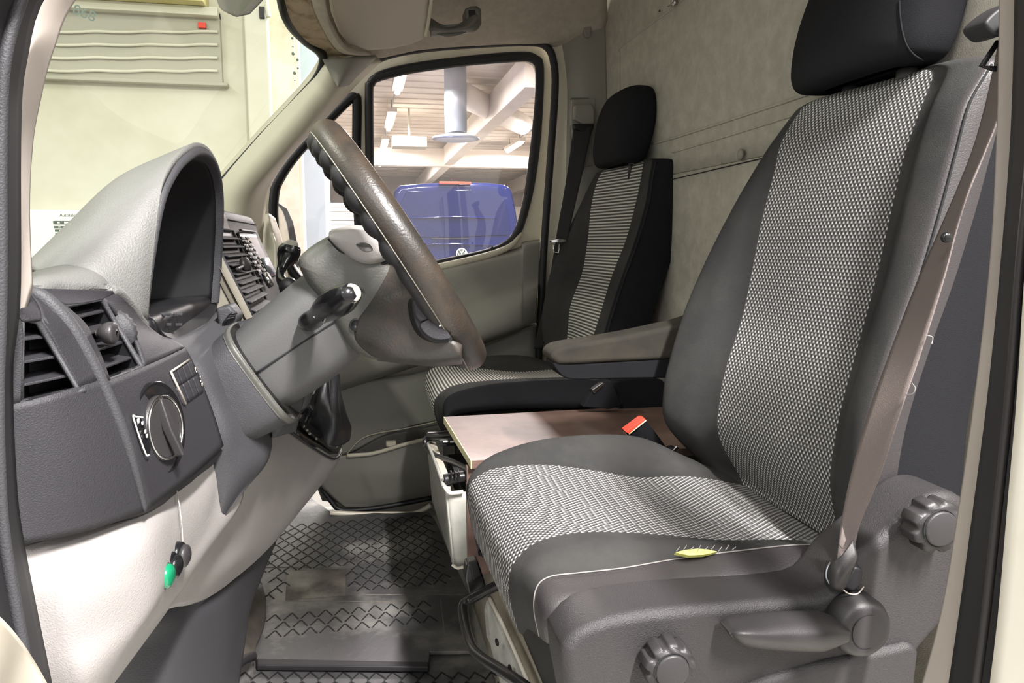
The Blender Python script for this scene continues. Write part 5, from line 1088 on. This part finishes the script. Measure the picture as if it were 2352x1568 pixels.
box('side_board', ((xp+.62)/2+.05, 1.69, (zt-.016+.19)/2), (.52-xp, .016, zt-.016-.19), M['wood'], wb_, bevel=.001)
# ---------------------------------------------------------------- driver seat box front: plate, bracket and slide bar
sb2 = thing('seat_box', 'grey steel front plate under the driver cushion with a bent black bar', 'seat box', at(1150, 1450, Y=1.1))
prism('front_plate', A([(1118, 1372, 1.20), (1130, 1366, 1.20), (1215, 1568, .93), (1275, 1700, .85), (1215, 1700, .86), (1190, 1560, .95), (1112, 1400, 1.2)]), (.004, 0, -.05), M['steel_paint'], sb2, bevel=.002)
prism('plate_face', A([(1118, 1374, 1.20), (1196, 1562, .94), (1240, 1690, .85), (1190, 1700, .87), (1150, 1568, .97), (1128, 1490, 1.1)]), (.006, 0, 0), M['steel_paint'], sb2, bevel=.001)
tube('plate_lip', A([(1122, 1368, 1.195), (1165, 1455, 1.06), (1212, 1565, .925), (1262, 1690, .85)]), .0035, M['paint_white'], sb2, n=8)
for x, y in ((1150, 1470), (1180, 1530)): lathe('plate_hole', at(x, y, Y=1.03 if y < 1500 else .965)+V3((-.006, -.004, 0)), (-1, -.3, 0), [(0, .006), (.001, .0055)], M['black'], sb2, n=14)
prism('bracket', A([(1072, 1296), (1098, 1288), (1112, 1330), (1122, 1365), (1095, 1378), (1078, 1365), (1068, 1330)], 1.22), (.0, .03, 0), M['black_metal'], sb2, bevel=.004)
prism('bracket', A([(1078, 1294), (1096, 1288), (1106, 1320), (1088, 1336)], 1.21), (.0, .01, 0), M['black'], sb2, bevel=.002)
tube('slide_bar', A([(1150, 1340, 1.16), (1122, 1354, 1.18), (1085, 1374, 1.20), (1068, 1384, 1.2), (1063, 1400, 1.19), (1070, 1440, 1.15), (1083, 1482, 1.10), (1105, 1508, 1.05), (1150, 1538, .98), (1200, 1572, .92), (1290, 1640, .85)]), .0085, M['black_metal'], sb2, n=14, seg=110)
cf = struct(prism('trim_18', [V3((.25, .72, .196)), V3((.75, .72, .196)), V3((.75, 1.30, .196)), V3((.25, 1.30, .196))], (0, 0, .012), mat('carpet', (104, 96, 86), .95, bump=.8, bscale=200, c2=(66, 60, 54), vscale=14, spec=.1), bevel=.003), 'brown grey carpet under the driver seat')
# ================================================================ belts
def ribbon(name, Lp, Rp, m, par=None, th=.0016, **k):
    return patch(name, [[a, a.lerp(b, .5), b] for a, b in zip(A(Lp), A(Rp))], m, par, nu=8, nv=90, solid=th, **k)
db_ = thing('seat_belt', 'frayed brown grey seat belt running down beside the driver backrest', 'seat belt', at(2100, 700, Y=.72))
Lp = [(2296, 90, .66), (2278, 180, .68), (2262, 250, .70), (2236, 340, .715), (2200, 432, .73), (2160, 525, .74), (2110, 640, .745), (2052, 790, .745), (1995, 950, .74), (1955, 1090, .735), (1932, 1205, .728), (1922, 1290, .715)]
Rp = [(2306, 40, .63), (2302, 180, .64), (2296, 260, .65), (2258, 360, .66), (2225, 440, .665), (2198, 525, .675), (2168, 640, .68), (2118, 800, .685), (2070, 940, .69), (2022, 1090, .70), (1974, 1208, .71), (1960, 1290, .71)]
dbw = ribbon('webbing', Lp, Rp, M['belt'], db_)
lathe('belt_stud', at(2172, 545, Y=.672), (-.2, -1, 0), [(0, .0055), (.002, .0055), (.004, .0035)], M['gloss_black'], db_, n=20)
for pts in ([(2130, 770, .68), (2142, 775, .675), (2140, 790, .672)], [(2095, 880, .68), (2102, 890, .675), (2097, 903, .672), (2080, 907, .675)]): tube('loose_thread', A(pts), .0006, M['thread'], db_, n=5)
prism('belt_fold', A([(1936, 1208, .71), (1944, 1240, .705), (1936, 1262, .70), (1928, 1250, .705)]), (0, .003, 0), M['belt'], db_, bevel=.001)
patch('anchor_cover', [A([(1903, 1290, .705), (1925, 1285, .693), (1958, 1240, .70)]), A([(1898, 1310, .70), (1925, 1315, .685), (1965, 1275, .69)]), A([(1900, 1335, .70), (1920, 1345, .685), (1950, 1310, .69)]), A([(1915, 1348, .70), (1930, 1352, .69), (1940, 1340, .692)])], M['knob'], db_, nu=20, nv=24, solid=.006)
tube('anchor_edge', A([(1909, 1288, .70), (1900, 1305, .692), (1898, 1325, .69), (1906, 1342, .69)]), .0009, M['gal'], db_, n=6)
prism('anchor_pocket', A([(1965, 1300), (1984, 1305), (1982, 1345), (1960, 1362), (1938, 1350)], .688), (0, .01, 0), M['black'], db_, bevel=.004)
tube('pocket_edge', A([(1934, 1352, .688), (1950, 1363, .686), (1970, 1363, .686), (1984, 1347, .688)]), .0008, M['taupe'], db_, n=6)
# belt guide loop high on the driver pillar
bg_ = thing('belt_guide', 'black belt guide loop high on the driver side pillar at the top right', 'belt guide', at(2290, 60, Y=.66))
prism('guide_body', spl(A([(2266, 48), (2306, 12), (2345, 0), (2345, 60), (2300, 80), (2278, 72)], .64), 30, True), (0, .03, 0), M['rubber'], bg_, bevel=.006)
tube('guide_frame', A([(2292, 96, .66), (2255, 152, .66), (2282, 158, .66), (2296, 158, .66)]), .0028, M['black'], bg_, n=8, smooth_path=False)
# passenger belt
pb_ = thing('seat_belt', 'black seat belt hanging from the grey slider beside the passenger window', 'seat belt', at(1330, 300, Y=2.15))
ribbon('webbing', [(1318, 290, 2.17), (1310, 350, 2.165), (1296, 440, 2.16), (1280, 530, 2.155), (1262, 640, 2.155), (1240, 740, 2.16), (1226, 800, 2.17)], [(1362, 290, 2.15), (1348, 350, 2.14), (1328, 440, 2.135), (1306, 540, 2.13), (1290, 640, 2.14), (1262, 740, 2.15), (1246, 800, 2.16)], M['belt_black'], pb_)
prism('slider_base', A([(1313, 228), (1367, 226), (1371, 282), (1368, 380), (1340, 384), (1316, 330), (1312, 280)], 2.182), (0, .02, 0), M['grey_trim'], pb_, bevel=.003)
prism('slider_rail', A([(1311, 224), (1370, 224), (1376, 390), (1310, 390)], 2.19), (0, .008, 0), M['door_dark'], pb_, bevel=.002)
prism('slider_button', A([(1320, 240), (1360, 238), (1366, 250), (1366, 285), (1340, 286), (1318, 272)], 2.165), (0, .02, 0), M['grey_trim'], pb_, bevel=.005)
prism('belt_loop', A([(1316, 284), (1366, 284), (1362, 300), (1345, 304), (1320, 296)], 2.155), (0, .02, 0), M['black'], pb_, bevel=.004)
tg = patch('latch_tongue', [A([(1262, 551, 2.13), (1285, 548, 2.125), (1304, 550, 2.13)]), A([(1264, 558, 2.13), (1285, 557, 2.125), (1304, 556, 2.13)])], M['chrome'], pb_, nu=10, nv=6, solid=.004)
tube('tongue_loop', A([(1272, 560, 2.127), (1272, 578, 2.127), (1283, 581, 2.127), (1286, 560, 2.127)]), .0028, M['chrome'], pb_, n=8, smooth_path=False)
tag(prism('pillar_plug', spl(A([(1345, 52), (1355, 52), (1358, 66), (1356, 84), (1346, 84), (1341, 70)], 2.195), 20, True), (0, .02, 0), M['grey_trim'], bevel=.003), 'small grey oval plug high on the passenger side pillar', 'plug')
# buckles
bk1 = thing('belt_buckle', 'black seat belt buckle with red release button beside the driver cushion', 'buckle', at(1480, 1000, Y=1.26))
prism('buckle_body', A([(1436, 993), (1484, 962), (1530, 1025), (1545, 1045), (1520, 1060), (1480, 1040)], 1.25), (0, .022, 0), M['gloss_black'], bk1, bevel=.003)
prism('release_button', A([(1437, 992), (1476, 963), (1484, 963), (1444, 996)], 1.246), (0, .022, .002), M['red'], bk1, bevel=.0008)
tube('button_edge', A([(1445, 997, 1.245), (1484, 965, 1.245)]), .0011, M['wood_edge'], bk1, n=6, smooth_path=False)
prism('buckle_strap', A([(1525, 1030), (1548, 1024), (1562, 1045), (1550, 1075), (1530, 1060)], 1.255), (0, .01, 0), M['black_metal'], bk1, bevel=.002)
prism('buckle_clip', A([(1540, 1038), (1556, 1024), (1560, 1030), (1545, 1046)], 1.25), (0, .004, 0), M['chrome'], bk1, bevel=.001)
bk2 = thing('belt_buckle', 'dark belt buckle and stalk standing between the seats under the armrest', 'buckle', at(1380, 920, Y=1.7))
prism('buckle_body', A([(1338, 935), (1358, 902), (1392, 872), (1405, 874), (1430, 932), (1400, 940)], 1.66), (0, .03, 0), M['fab_black'], bk2, bevel=.004)
prism('buckle_tip', A([(1360, 895), (1384, 878), (1390, 882), (1366, 905)], 1.655), (0, .02, 0), M['chrome'], bk2, bevel=.002)
tag(prism('seat_side_cover', spl(A([(1410, 876), (1520, 872), (1545, 950), (1430, 950), (1425, 915)], 1.70), 24, True), (0, .03, 0), M['fab_black'], bevel=.006), 'black plastic side cover at the rear corner of the passenger cushion', 'cover')
